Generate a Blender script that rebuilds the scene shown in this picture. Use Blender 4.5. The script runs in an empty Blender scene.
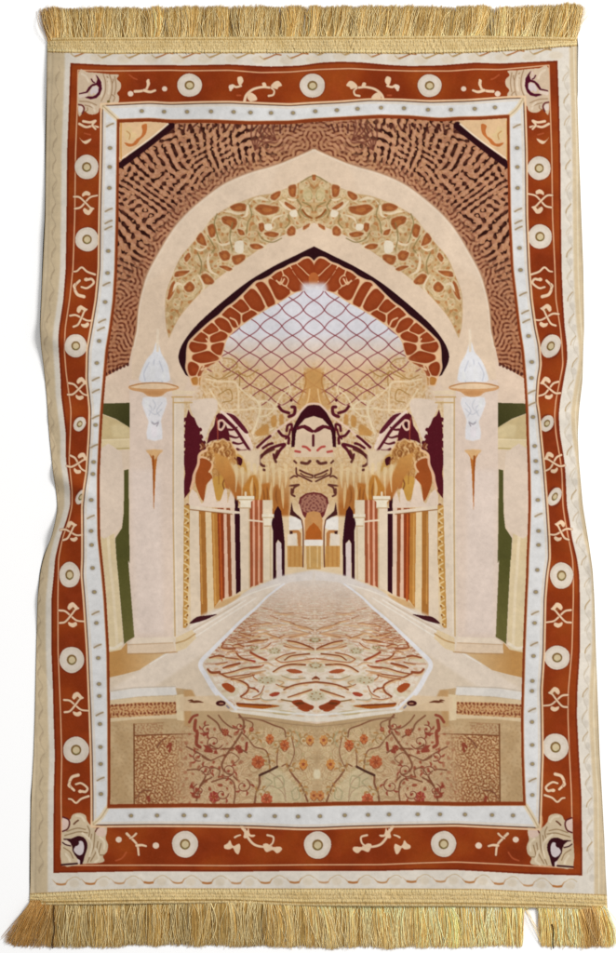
import bpy, math, time
import numpy as np
from mathutils import Vector

T0 = time.time()
rng = np.random.default_rng(7)
scene = bpy.context.scene
W, H = 616, 953            # flat drawing sheet the rug is printed from (units of the printed design)
S = 3                      # print resolution

# ------------------------------------------------------------------ sheet and drawing tools
CV = np.zeros((H * S, W * S, 3), np.float32)
ID = np.zeros((H * S, W * S), np.int16)
parts = {}                 # id -> (kind, parent id or None, label)


def col(c):
    return np.array(c, np.float32)


def Z(ox, oy, s, txt):
    v = [float(t) for t in txt.replace(',', ' ').split()]
    a = np.array(v).reshape(-1, 2) / s
    return a + np.array([ox, oy])


def P(txt):
    return Z(0, 0, 1, txt)


def axis(y):
    return np.interp(y, [0, 560, 730, 953], [314.2, 313.6, 316.8, 317.7])


def mir(p):
    p = np.asarray(p, float)
    q = p.copy()
    q[:, 0] = 2 * axis(p[:, 1]) - p[:, 0]
    return q


def smooth(p, n=6, closed=False):
    p = np.asarray(p, float)
    if len(p) < 3:
        return p
    if closed:
        e = np.vstack([p[-1], p, p[0], p[1]])
    else:
        e = np.vstack([2 * p[0] - p[1], p, 2 * p[-1] - p[-2]])
    out = []
    for i in range(1, len(e) - 2):
        a, b, c, d = e[i - 1], e[i], e[i + 1], e[i + 2]
        for t in np.linspace(0, 1, n, endpoint=False):
            out.append(.5 * ((2 * b) + (-a + c) * t + (2 * a - 5 * b + 4 * c - d) * t * t + (-a + 3 * b - 3 * c + d) * t ** 3))
    if not closed:
        out.append(p[-1])
    return np.array(out)


def polymask(p):
    q = np.asarray(p, float) * S
    x0 = max(int(q[:, 0].min()) - 1, 0); x1 = min(int(q[:, 0].max()) + 3, W * S)
    y0 = max(int(q[:, 1].min()) - 1, 0); y1 = min(int(q[:, 1].max()) + 3, H * S)
    if x1 <= x0 or y1 <= y0:
        return None
    g = np.zeros((y1 - y0, x1 - x0 + 1), np.int16)
    n = len(q)
    for i in range(n):
        (ax, ay), (bx, by) = q[i], q[(i + 1) % n]
        if ay == by:
            continue
        if ay > by:
            ax, ay, bx, by = bx, by, ax, ay
        r0 = max(int(math.ceil(ay - .5)), y0); r1 = min(int(math.ceil(by - .5)), y1)
        if r1 <= r0:
            continue
        r = np.arange(r0, r1)
        xc = ax + (r + .5 - ay) * (bx - ax) / (by - ay)
        c = np.clip(np.ceil(xc - .5).astype(int) - x0, 0, x1 - x0)
        np.add.at(g, (r - y0, c), 1)
    m = (np.cumsum(g, 1)[:, :-1] & 1).astype(np.float32)
    return y0, y1, x0, x1, m


def blur(a, r):
    r = int(round(r))
    if r < 1:
        return a
    for _ in range(2):
        for ax in (0, 1):
            pad = [(0, 0), (0, 0)]; pad[ax] = (r + 1, r)
            c = np.cumsum(np.pad(a, pad, mode='edge'), ax, dtype=np.float64)
            n = 2 * r + 1
            a = ((c[n:] - c[:-n]) if ax == 0 else (c[:, n:] - c[:, :-n])) / n
    return a.astype(np.float32)


def paint(box, m, c):
    y0, y1, x0, x1 = box
    v = CV[y0:y1, x0:x1]
    c = np.asarray(c, np.float32)
    v += m[..., None] * (c - v)


CLIP = None                # optional full mask that limits painting


def poly(p, c, a=1., soft=0, pid=None, sm=0, both=False, c2=None, grad=None):
    """fill an outline; soft = feather; c2+grad=(x0,y0,x1,y1) blends to a second ink"""
    p = np.asarray(p, float)
    if sm:
        p = smooth(p, sm, True)
    for k, q in enumerate([p, mir(p)] if both else [p]):
        if soft:
            lo, hi = q.min(0) - soft * 3, q.max(0) + soft * 3
            x0 = max(int(lo[0] * S), 0); x1 = min(int(hi[0] * S) + 1, W * S)
            y0 = max(int(lo[1] * S), 0); y1 = min(int(hi[1] * S) + 1, H * S)
            r = polymask(q)
            if r is None: continue
            m = np.zeros((y1 - y0, x1 - x0), np.float32)
            yy0, yy1, xx0, xx1 = max(r[0], y0), min(r[1], y1), max(r[2], x0), min(r[3], x1)
            m[yy0 - y0:yy1 - y0, xx0 - x0:xx1 - x0] = r[4][yy0 - r[0]:yy1 - r[0], xx0 - r[2]:xx1 - r[2]]
            hard = m
            m = blur(m, soft * S * .6)
        else:
            r = polymask(q)
            if r is None: continue
            y0, y1, x0, x1, m = r
            hard = m
        cc = col(c)
        if c2 is not None:
            g = np.array(grad, float)
            if k: g = mir(g.reshape(2, 2)).ravel()
            yy, xx = np.mgrid[y0:y1, x0:x1] / S
            d = g[2:] - g[:2]
            t = np.clip(((xx - g[0]) * d[0] + (yy - g[1]) * d[1]) / (d @ d), 0, 1)[..., None].astype(np.float32)
            cc = cc * (1 - t) + col(c2) * t
        if CLIP is not None:
            m = m * CLIP[y0:y1, x0:x1]; hard = hard * CLIP[y0:y1, x0:x1]
        paint((y0, y1, x0, x1), m * a, cc)
        if pid is not None:
            i = pid[k] if isinstance(pid, (tuple, list)) else pid
            ID[y0:y1, x0:x1][hard > .5] = i


def stroke(p, w, c, a=1., sm=6, both=False, taper=None, pid=None):
    """ink line; taper=(w0,w1) width factors at the ends"""
    p = np.asarray(p, float)
    if sm and len(p) > 2:
        p = smooth(p, sm)
    for k, q0 in enumerate([p, mir(p)] if both else [p]):
        q = q0 * S
        n = len(q)
        ws = np.full(n, w * S / 2.)
        if taper is not None:
            t = np.linspace(0, 1, n)
            if taper == 'leaf':
                ws = ws * np.clip(np.sin(np.pi * np.clip(t, .03, .97)) ** .7, .15, 1)
            else:
                ws = ws * (taper[0] * (1 - t) + taper[1] * t)
        R = ws.max() + 2
        x0 = max(int(q[:, 0].min() - R), 0); x1 = min(int(q[:, 0].max() + R) + 1, W * S)
        y0 = max(int(q[:, 1].min() - R), 0); y1 = min(int(q[:, 1].max() + R) + 1, H * S)
        if x1 <= x0 or y1 <= y0: continue
        m = np.zeros((y1 - y0, x1 - x0), np.float32)
        for i in range(n - 1):
            A, B = q[i], q[i + 1]
            rr = max(ws[i], ws[i + 1]) + 2
            a0 = max(int(min(A[0], B[0]) - rr), x0); a1 = min(int(max(A[0], B[0]) + rr) + 1, x1)
            b0 = max(int(min(A[1], B[1]) - rr), y0); b1 = min(int(max(A[1], B[1]) + rr) + 1, y1)
            if a1 <= a0 or b1 <= b0: continue
            yy, xx = np.mgrid[b0:b1, a0:a1] + .5
            d = B - A
            L = max(d @ d, 1e-9)
            t = np.clip(((xx - A[0]) * d[0] + (yy - A[1]) * d[1]) / L, 0, 1)
            dist = np.hypot(xx - A[0] - t * d[0], yy - A[1] - t * d[1])
            mm = np.clip(ws[i] * (1 - t) + ws[i + 1] * t - dist + .5, 0, 1)
            v = m[b0 - y0:b1 - y0, a0 - x0:a1 - x0]
            np.maximum(v, mm, out=v)
        if CLIP is not None:
            m = m * CLIP[y0:y1, x0:x1]
        paint((y0, y1, x0, x1), m * a, col(c))
        if pid is not None:
            i = pid[k] if isinstance(pid, (tuple, list)) else pid
            ID[y0:y1, x0:x1][m > .5] = i


def ell(cx, cy, rx, ry, c, a=1., soft=0, both=False, pid=None, rot=0, jit=0):
    t = np.linspace(0, 2 * np.pi, 40, endpoint=False)
    k = 1 + jit * (np.sin(3 * t + cx) * .5 + np.sin(5 * t + cy) * .5)
    x, y = rx * k * np.cos(t), ry * k * np.sin(t)
    cr, sr = math.cos(rot), math.sin(rot)
    poly(np.stack([cx + x * cr - y * sr, cy + x * sr + y * cr], 1), c, a, soft, pid, 0, both)


def bandnoise(h, w, lam, bw=.25, seed=0, stretch=(1, 1)):
    """random ink field with one dominant spacing lam (pixels): worms, curls and speckle"""
    r = np.random.default_rng(seed)
    f = np.fft.rfft2(r.standard_normal((h, w)))
    fy = np.fft.fftfreq(h)[:, None] * stretch[1]; fx = np.fft.rfftfreq(w)[None] * stretch[0]
    k = np.hypot(fx, fy)
    f *= np.exp(-((k * lam - 1) / bw) ** 2 / 2)
    n = np.fft.irfft2(f, (h, w))
    return (n / n.std()).astype(np.float32)


def lownoise(h, w, lam, seed=0):
    r = np.random.default_rng(seed)
    f = np.fft.rfft2(r.standard_normal((h, w)))
    k = np.hypot(np.fft.fftfreq(h)[:, None], np.fft.rfftfreq(w)[None])
    f *= np.exp(-(k * lam) ** 2 * 2)
    n = np.fft.irfft2(f, (h, w))
    return (n / n.std()).astype(np.float32)


def maze(h, w, lam, bw=.13, seed=0, iters=14, stretch=(1, 1), square=0):
    """labyrinth of even lines: repeated sharpening of banded noise"""
    n = bandnoise(h, w, lam, bw * 1.5, seed, stretch)
    fy = np.fft.fftfreq(h)[:, None] * stretch[1]; fx = np.fft.rfftfreq(w)[None] * stretch[0]
    g = np.exp(-((np.hypot(fx, fy) * lam - 1) / bw) ** 2 / 2)
    if square:                                     # mostly upright and level strokes
        th = np.abs(np.arctan2(fy, fx + 1e-9)); th = np.minimum(th, np.abs(np.pi / 2 - th))
        g = g * (.42 + np.exp(-(th / square) ** 2))
    for _ in range(iters):
        n = np.fft.irfft2(np.fft.rfft2(np.tanh(2.5 * n)) * g, (h, w))
        n = n / n.std()
    return n.astype(np.float32)


def line_of(n, level, wpx):
    """thin even line along a contour of a field (width in sheet units)"""
    gy, gx = np.gradient(n)
    d = np.abs(n - level) / (np.hypot(gx, gy) + 1e-4)
    return np.clip(wpx * S / 2 - d + .5, 0, 1)


def fullmask(p, soft=0, both=False):
    M = np.zeros((H * S, W * S), np.float32)
    for q in ([p, mir(p)] if both else [p]):
        r = polymask(q)
        if r is not None:
            v = M[r[0]:r[1], r[2]:r[3]]
            np.maximum(v, r[4], out=v)
    return blur(M, soft * S) if soft else M


def ink(M, c):
    m = M[..., None]
    CV[...] += m * (col(c) - CV)


def new_part(kind, parent=None, label=None):
    i = len(parts) + 1
    parts[i] = (kind, parent, label)
    return i


# ------------------------------------------------------------------ outline curves of the woven bands
def curve(pairs, sm=9):
    a = np.array(pairs, float).reshape(-1, 2)
    a = a[np.argsort(a[:, 0])]
    t = np.arange(-20, 980, 1.)
    v = np.interp(t, a[:, 0], a[:, 1])
    k = np.hanning(sm * 2 + 1); k /= k.sum()
    v = np.convolve(np.pad(v, sm, mode='edge'), k, 'valid')
    return lambda x: np.interp(x, t, v)


# edge x as a function of y
L0 = curve([39,47.7, 65,47.2, 100,46.9, 152,46.1, 217,45.6, 269,43, 328,40.4, 345,41.2, 365,43.8, 395,46.9, 434,49.5, 473,53.4, 495,57, 508,57.8, 522,55.5, 538,51.5, 556,44.2, 572,40.6, 599,37.8, 651,36.5, 716,35.2, 755,33.9, 794,31.6, 840,30.6, 881,30.6, 905,29.5])
R0 = curve([39,576.8, 100,577, 152,578.6, 217,581, 269,583, 328,583.8, 350,582.8, 380,582.2, 410,578.6, 434,577.3, 460,578.4, 506,582.5, 538,587.7, 570,592.3, 599,594, 651,595.5, 716,598, 755,599.4, 794,601.6, 840,604, 868,605, 905,607])
L2 = curve([63,70.3, 100,69, 152,67, 217,66.4, 269,65.6, 300,63.2, 328,59, 340,58, 355,59, 380,60.6, 395,61, 410,63, 434,65.8, 460,65.8, 473,67.7, 490,70, 506,70, 520,66.4, 538,59.9, 558,55, 575,53.7, 599,51.3, 651,51.3, 690,52.9, 716,53.4, 755,54.7, 794,53.6, 872,53.2], 7)
L3 = curve([63,78, 100,77.5, 152,75.5, 217,74.7, 269,72.9, 300,69.5, 328,65.2, 350,64.3, 372,66, 395,69, 410,71, 434,70.3, 460,69, 473,70.3, 490,72, 506,72, 520,69, 538,62.5, 558,58.6, 599,57.8, 651,58, 716,60.6, 755,61.7, 794,61, 865,61.8], 7)
L4 = curve([100,102.7, 152,102.2, 217,100.6, 269,100, 300,97, 328,92.3, 350,88.4, 380,87.7, 395,89.5, 410,91, 434,90.3, 473,87.7, 490,85, 506,83.4, 538,83.6, 558,83.6, 575,82.9, 599,85, 651,88.4, 716,91, 755,92.3, 794,93, 826,93], 7)
L5 = curve([100,117, 217,115.7, 269,114.4, 300,112.6, 328,109, 350,105.3, 380,102.7, 410,100.2, 434,98.8, 473,97, 506,97, 538,97.5, 558,99.6, 575,101.4, 599,103.5, 651,106.4, 716,107.4, 794,107.6, 808,107], 7)
R2 = curve([61,557.5, 100,559, 152,560.4, 217,561, 269,561.7, 300,563, 328,564.8, 345,567, 360,567.4, 380,563.8, 400,560.4, 415,558.8, 434,560, 460,564.3, 473,565.6, 506,567, 520,569.5, 538,572, 558,577, 575,579.4, 599,580, 651,580, 690,577.5, 716,577, 755,579, 794,581.5, 874,582.5], 7)
R3 = curve([65,549, 100,550, 152,551.8, 217,552.6, 269,555, 300,556, 328,560.4, 345,562, 365,563, 380,560, 400,556, 415,554.6, 434,556, 460,560.4, 473,562, 506,563, 520,565, 538,568.5, 558,572.6, 575,573.4, 599,573.4, 651,572, 690,568.4, 716,568, 755,569.5, 794,571.5, 868,573], 7)
R4 = curve([98,523.6, 152,525.3, 217,525.8, 269,528, 300,530.5, 328,534.4, 345,538, 365,539.6, 380,537, 400,535.7, 415,538, 434,539.6, 473,543.5, 506,546, 538,548, 558,548.6, 575,546, 599,544, 651,543, 690,540.4, 716,541, 755,541.4, 794,540, 826,539], 7)
R5 = curve([100,509.5, 152,509.9, 217,511, 269,513.6, 300,517.3, 328,520.5, 350,524, 380,526.6, 410,528.4, 434,529, 473,530.5, 506,531, 538,530, 558,529, 575,528.6, 599,527.4, 651,525.3, 716,523.6, 755,524, 794,525.4, 806,526], 7)
# edge y as a function of x
T2 = curve([60,62.6, 70,63, 110,65, 190,65.2, 230,64.4, 270,66.6, 300,65.6, 320,62.6, 340,61.6, 362,62.4, 390,65, 410,66, 440,65.4, 475,62.6, 500,63.6, 530,62, 560,60.5], 7)
T3 = curve([70,70, 110,71, 170,70.2, 190,70.8, 230,70.2, 260,72.6, 290,72, 320,69.4, 350,68.5, 380,70, 410,71, 450,71, 475,69.2, 500,69.6, 530,67, 550,65], 7)
T4 = curve([90,106, 118,105, 150,103.4, 170,104.6, 200,103.6, 230,103.2, 260,104.6, 290,105.8, 310,104.4, 340,103, 370,100.6, 400,101, 430,102.6, 470,101.4, 510,98.4, 530,98], 9)
T5 = curve([110,119.4, 150,118, 170,119.6, 210,119.4, 248,121, 290,120.6, 310,118.6, 345,116.6, 380,114.6, 410,115.4, 440,118, 460,116.6, 480,116.4, 510,114.4], 9)
B5 = curve([100,808.4, 130,808, 190,807.4, 230,807.7, 260,807, 300,806.8, 340,805.6, 400,805, 460,806, 500,805.6, 530,805.6], 9)
B4 = curve([90,825, 150,824.4, 200,824.6, 250,825.6, 300,827.6, 320,827.4, 345,826.2, 390,825, 456,823.9, 500,826, 545,828], 9)
B3 = curve([58,865.4, 150,865.2, 230,865.6, 310,864.8, 380,864.6, 420,863, 456,862, 500,864, 575,868.4], 9)
B2 = curve([50,873, 150,871.2, 230,871.8, 300,870.9, 380,871, 420,870, 456,870, 500,872.4, 530,874.2, 590,875.8], 9)
HT0 = curve([40,38, 70,37.4, 180,37, 300,36.6, 400,36, 480,35.6, 560,37, 590,38], 9)     # hem tape, outer and inner edge, top
HT1 = curve([40,52, 110,54, 170,53.4, 330,53, 400,54, 470,53, 530,50, 560,47, 590,45], 9)
HB1 = curve([20,894, 60,892, 110,889.5, 150,888.4, 300,888.6, 400,888.6, 480,889, 560,893, 615,895], 9)
HB0 = curve([20,905, 60,905, 150,903.6, 230,903.2, 300,906, 460,906.6, 540,908, 615,911], 9)


def ring(Lf, Rf, Tf, Bf, dl=0, dr=0, dt=0, db=0):
    """closed outline made of the four edge curves"""
    def cross(X, Y, x, y):
        for _ in range(12):
            x = float(X(y)); y = float(Y(x))
        return x, y
    lt = lambda y: Lf(y) + dl
    rt = lambda y: Rf(y) + dr
    tp = lambda x: Tf(x) + dt
    bt = lambda x: Bf(x) + db
    a = cross(lt, tp, 80, 80); b = cross(rt, tp, 540, 80)
    c = cross(rt, bt, 540, 850); d = cross(lt, bt, 80, 850)
    pts = []
    xs = np.linspace(a[0], b[0], 160, endpoint=False); pts.append(np.stack([xs, tp(xs)], 1))
    ys = np.linspace(b[1], c[1], 240, endpoint=False); pts.append(np.stack([rt(ys), ys], 1))
    xs = np.linspace(c[0], d[0], 160, endpoint=False); pts.append(np.stack([xs, bt(xs)], 1))
    ys = np.linspace(d[1], a[1], 240, endpoint=False); pts.append(np.stack([lt(ys), ys], 1))
    return np.vstack(pts)


def closed(p):
    return np.vstack([p, p[:1]])


# ------------------------------------------------------------------ inks
RUST = (146, 59, 24); RUST_D = (116, 42, 22); CREAM = (238, 208, 178); IVORY = (226, 214, 202)
GUARD = (229, 229, 233); EDGE = (215, 195, 164); WHITE = (230, 222, 213); MAROON = (84, 24, 34); BLACK = (46, 18, 24)
STONE = (231, 207, 188)

id_outer = new_part('outer_border')
id_main = new_part('main_border')
id_guard = new_part('guard_band')
id_panel = new_part('printed_panel')

# ---- outer border
CV[...] = col(EDGE)
ID[...] = id_outer
poly(ring(L2, R2, T2, B2, -5.5, 12, -16, 20), WHITE, soft=1.2)
poly(ring(L2, R2, T2, B2, -24, 29, -40, 40)[160:400], (225, 211, 190), soft=2, a=.0)
# right cream selvedge with fold lines
ys = np.linspace(40, 900, 300)
stroke(np.stack([R2(ys) + 16.5, ys], 1), 1.2, (232, 220, 198), sm=0, a=.8)
stroke(np.stack([R2(ys) + 19.5, ys], 1), 1.0, (200, 184, 160), sm=0, a=.6)
stroke(np.stack([L2(ys) - 17.5, ys], 1), 1.2, (196, 178, 152), sm=0, a=.6)
stroke(np.stack([L2(ys) - 20, ys], 1), 1.0, (228, 212, 186), sm=0, a=.6)
# vine lines down both long edges
yy = np.arange(66, 872, 1.)
zig = 2.0 * np.sin(yy / 22 * 2 * np.pi) + .8 * np.sin(yy / 9.)
stroke(np.stack([L2(yy) - 12.5 + zig * .9, yy], 1), 1.0, (176, 158, 134), sm=0, a=.45)
stroke(np.stack([R2(yy) + 8 + zig * 1.1, yy], 1), 1.0, (186, 172, 150), sm=0, a=.4)
for y in np.arange(72, 870, 22.):
    stroke(np.array([[R2(y) + 10, y], [R2(y) + 6, y + 5], [R2(y) + 5, y + 9]]), 1.1, (172, 142, 100), a=.55 + .3 * math.sin(y * 1.3))
    stroke(np.array([[L2(y) - 11, y], [L2(y) - 14, y + 5], [L2(y) - 14, y + 9]]), 1.1, (172, 150, 124), a=.6)
    ell(R2(y + 14) + 9, y + 14, 2.6, 4, (205, 196, 186), .6, soft=.6)
# scalloped leaves along the short edges
for i, x in enumerate(np.arange(84, 560, 27.)):
    y = T2(x) - 9.0
    stroke(np.array([[x - 9, y + 1.5], [x - 3, y - .5], [x + 3, y - 3], [x + 8, y - 2.5]]), 1.4, (176, 112, 66) if i % 4 in (0, 3) else (184, 146, 92), a=.95)
    stroke(np.array([[x - 13, y - 1], [x - 9, y + 2], [x - 5, y + 1]]), 1.1, (190, 164, 124), a=.8)
    ell(x + 13, y + 3, 7, 4, (222, 206, 184), .55, soft=1)
for i, x in enumerate(np.arange(60, 575, 29.2)):
    y = B2(x) + 10.5
    stroke(np.array([[x - 8, y - 4], [x - 4, y], [x, y + 1.2], [x + 5, y + .6], [x + 7.5, y - 2.8], [x + 10, y - 4]]), 1.4, (188, 138, 88), a=.75 + .2 * math.sin(i * 1.9), taper='leaf')
    stroke(np.array([[x + 9, y - 3.6], [x + 13, y - 6], [x + 17, y - 6], [x + 20.5, y - 3.6]]), .9, (196, 166, 122), a=.6)
    stroke(np.array([[x - 3, y + .6], [x + 1, y + 1.2], [x + 5, y + .8]]), 2.3, (180, 112, 58), a=.55 + .3 * math.sin(i * 2.7))
    ell(x + 14, y, 5, 4, (220, 204, 182), .6, soft=1)

# ---- main border
poly(ring(L2, R2, T2, B2), RUST, pid=id_main)
main_mask = fullmask(ring(L2, R2, T2, B2)) - fullmask(ring(L4, R4, T4, B4))
worn = lownoise(H * S, W * S, 26 * S, 3)
ink(np.clip(worn * .3 + .05, 0, .6) * main_mask, (166, 80, 32))
ink(np.clip(-worn * .28, 0, .55) * main_mask, (124, 46, 23))
w2_ = lownoise(H * S, W * S, 9 * S, 4)
ink(np.clip(w2_ * .15, 0, .3) * main_mask, (160, 66, 34))
o2 = closed(ring(L2, R2, T2, B2, 1, -1, 1, -1))
stroke(o2, 1.6, RUST_D, sm=0, a=.8)
p3 = closed(ring(L3, R3, T3, B3))
stroke(p3, 2.2, (126, 48, 28), sm=0, a=.7)
stroke(p3, 1.25, (230, 178, 138), sm=0)
o4 = ring(L4, R4, T4, B4)
o4o = ring(L4, R4, T4, B4, -1.6, 1.6, -1.6, 1.8)
stroke(closed(o4o), 2.4, (120, 46, 28), sm=0, a=.6)

# medallions ---------------------------------------------------------------
meds = [(189.5, 85.2, 12.4, 11.6), (312.4, 85.6, 12.6, 12), (429.6, 85.6, 12, 11.4),
        (86.6, 167, 11.8, 12.2), (87, 239.4, 11.8, 12), (75.7, 345.8, 11.2, 11.6), (79.6, 424, 5.8, 7.6), (80.8, 497, 4.4, 8),
        (69.5, 574.8, 10.4, 12.8), (71.7, 659.8, 12.4, 13), (76, 750, 13, 13.2),
        (539.2, 168.2, 11.6, 11.8), (540, 236.6, 12, 12.2), (550.8, 346, 9.4, 12.2), (547, 423.4, 6.4, 8.6), (554.8, 496.6, 6, 9.8),
        (561.6, 575.6, 11.6, 13.2), (557.2, 657.6, 12.8, 12), (555.6, 747.2, 13, 13.8),
        (185, 844.2, 13, 13.4), (317.6, 845, 13.6, 13.8), (443.6, 844, 12.6, 13)]
for (x, y, rx, ry) in meds:
    i = new_part('medallion', id_main)
    tilt = .5 if rx < 10 else 0
    ell(x, y, rx + .7, ry + .7, (104, 40, 26), .55, soft=.4)
    ell(x, y, rx, ry, IVORY, pid=i, rot=tilt, jit=.02)
    ell(x, y, rx * .93, ry * .93, (214, 198, 182), .4, rot=tilt)
    ell(x, y, rx * .8, ry * .8, (230, 218, 208), .8, soft=.5, rot=tilt)
    big = rx > 8
    k = .40 if big else .45
    ell(x, y, rx * k, ry * k, (134, 104, 62), rot=tilt)
    ell(x + .2, y + .2, rx * k * .68, ry * k * .68, (214, 196, 160), rot=tilt)
    stroke(np.array([[x - rx * .2, y + ry * .22], [x, y + ry * .32], [x + rx * .25, y + ry * .2]]), .8, (110, 110, 60), a=.7)


# sprigs ---------------------------------------------------------------------
def xsprig(cx, cy, s=1., rot=0., sx=1, sy=1, c=CREAM, pid=None):
    def tr(txt):
        a = Z(0, 0, 6.8, txt) - np.array([140, 238]) / 6.8
        a = a * s * np.array([sx, sy]) * 1.04
        cr, sr = math.cos(rot), math.sin(rot)
        return np.stack([cx + a[:, 0] * cr - a[:, 1] * sr, cy + a[:, 0] * sr + a[:, 1] * cr], 1)
    for txt, w in (("60 208 100 214 140 248 175 274 222 280", 1.9), ("64 290 100 282 140 236 164 205 186 194", 1.9)):
        stroke(tr(txt), w + 1.1, (110, 42, 24), a=.5)
        stroke(tr(txt), w, c, pid=pid, taper=(1.1, .9))
    poly(tr("114 192 124 166 150 155 172 174 188 196 166 202 152 186 138 196 126 206"), c, sm=4, pid=pid)
    poly(tr("120 284 145 291 170 284 176 304 150 319 124 306"), c, sm=4, pid=pid)
    ell(*tr("148 200")[0], 1.6 * s, 1.2 * s, (150, 104, 60), .7)


def swirl(cx, cy, s=1., sx=1, sy=1, c=CREAM, pid=None):
    def tr(txt):
        a = (Z(0, 0, 5.6, txt) - np.array([147, 630]) / 5.6) * s * np.array([sx, sy])
        return a + np.array([cx, cy])
    for txt, w in (("86 572 104 568 130 548 160 572 204 588", 2.0), ("118 622 90 655 104 698 142 712", 3.0),
                   ("128 658 160 664 196 636 186 614 166 616", 2.4), ("92 640 84 652 92 668", 2)):
        stroke(tr(txt), w + 1., (110, 42, 24), a=.45)
        stroke(tr(txt), w, c, pid=pid, taper=(.8, 1.1))
    ell(*tr("154 616")[0], 2.2 * s, 1.8 * s, c, pid=pid)


SP = lambda: new_part('sprig', id_main)
for (x, y, s, r, sy) in [(86, 203, .96, -.12, -1), (82, 317, .92, -.25, 1), (79.4, 388.6, .92, .12, 1), (79, 463, .88, .35, 1),
                         (71.4, 531.6, .84, -.2, 1), (71.4, 615, 1., 0, 1), (76, 704.4, .98, 0, 1)]:
    xsprig(x, y, s, r, 1, sy, pid=SP())
for (x, y, s, r, sy) in [(540, 201.6, .98, .12, -1), (546.4, 316, .95, .2, 1), (548.4, 388, .92, -.2, 1), (552.6, 462.4, .88, -.35, 1),
                         (560.4, 531, .86, .2, 1), (559, 615.2, 1., -.05, 1), (556, 699.4, .98, 0, 1)]:
    xsprig(x, y, s, r, -1, sy, pid=SP())
swirl(84.8, 282, pid=SP()); swirl(541.4, 282, sx=-1, pid=SP())
swirl(79, 789, .95, sx=1, sy=-1, pid=SP()); swirl(554.4, 788, .95, sx=-1, sy=-1, pid=SP())


def loose_set(shapes, pid, both=False):
    for kind, pts, w in shapes:
        if kind == 's':
            stroke(pts, w + 1, (110, 42, 24), a=.4, both=both)
            stroke(pts, w, CREAM, both=both, pid=pid, taper=(1.1, .8))
        elif kind == 'p':
            poly(pts, CREAM, sm=4, both=both, pid=pid)
        elif kind == 'd':
            ell(pts[0][0], pts[0][1], w, w * .95, (238, 214, 196), both=both, pid=pid)
        elif kind == 'r':
            stroke(pts, w, (190, 96, 62), a=.7, both=both)


z1 = lambda t: Z(30, 100, 3.85, t)
loose_set([('s', z1("190 92 215 104 240 100 262 104"), 2.4), ('s', z1("205 82 232 86 252 80 240 96 252 112"), 2.4),
           ('p', z1("188 142 206 158 236 148 226 164 208 168"), 0), ('r', z1("210 128 232 134"), 1.5)], (SP(), SP()), True)
z1 = lambda t: Z(30, 0, 3.85, t)
loose_set([('d', z1("387 361"), 2.9), ('s', z1("404 352 430 350 450 340 456 308"), 2.6), ('s', z1("440 348 462 354 482 348"), 2.8),
           ('p', z1("448 312 456 306 462 322 454 336"), 0), ('d', z1("518 342"), 2.7), ('r', z1("382 288 398 300 412 306"), 1.4)], (SP(), SP()), True)
z1 = lambda t: Z(0, 790, 3.85, t)
loose_set([('d', z1("457 191"), 3.1), ('s', z1("488 168 506 186 528 212 534 250"), 2.5), ('s', z1("526 214 545 212 562 216"), 2.5),
           ('s', z1("524 168 514 178 500 186"), 2), ('d', z1("600 214"), 3.3), ('r', z1("446 272 470 262 486 240"), 1.6)], (SP(), SP()), True)
z1 = lambda t: Z(230, 60, 3.62, t)
sc = new_part('scroll', id_main); sc2 = new_part('scroll', id_main)
loose_set([('s', z1("52 150 60 126 84 106 118 98 150 100 172 92"), 2.6), ('s', z1("140 130 156 126 160 112 150 102"), 2),
           ('p', z1("148 96 160 80 176 76 188 92 176 98 170 106"), 0), ('p', z1("116 84 128 82 132 96 122 98"), 0),
           ('p', z1("62 134 74 118 92 128 98 144 80 150 70 148"), 0), ('s', z1("2 108 8 92 22 98 40 94"), 2.6),
           ('p', z1("26 66 42 60 48 78 34 92"), 0), ('d', z1("4 98"), 2.6), ('r', z1("26 128 38 128"), 1.8)], (sc, sc2), True)
ell(246, 103, 1.5, 1.2, (60, 30, 20), both=True)
z1 = lambda t: Z(220, 815, 3.08, t)
sc = new_part('scroll', id_main); sc2 = new_part('scroll', id_main)
loose_set([('s', z1("74 40 84 66 104 90 132 98 158 96"), 2.6), ('s', z1("146 62 164 68 162 86 150 96"), 2),
           ('p', z1("132 92 146 88 160 98 186 98 190 108 176 118 162 108 142 114"), 0),
           ('p', Z(210, 820, 10.27, "145 262 180 240 206 208 226 254 250 266 300 244 312 290 290 352 258 330 234 286 200 302 150 292"), 0),
           ('p', Z(210, 820, 10.27, "308 60 336 54 352 84 380 110 394 80 406 130 420 150 466 154 442 176 402 168 386 156 372 188 344 178 350 130 324 96"), 0),
           ('s', Z(210, 820, 10.27, "255 178 280 164 312 154"), 1.9)], (sc, sc2), True)
stroke(P("246 817 245.6 823 245 828"), 1.4, (96, 36, 34), both=True)


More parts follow.
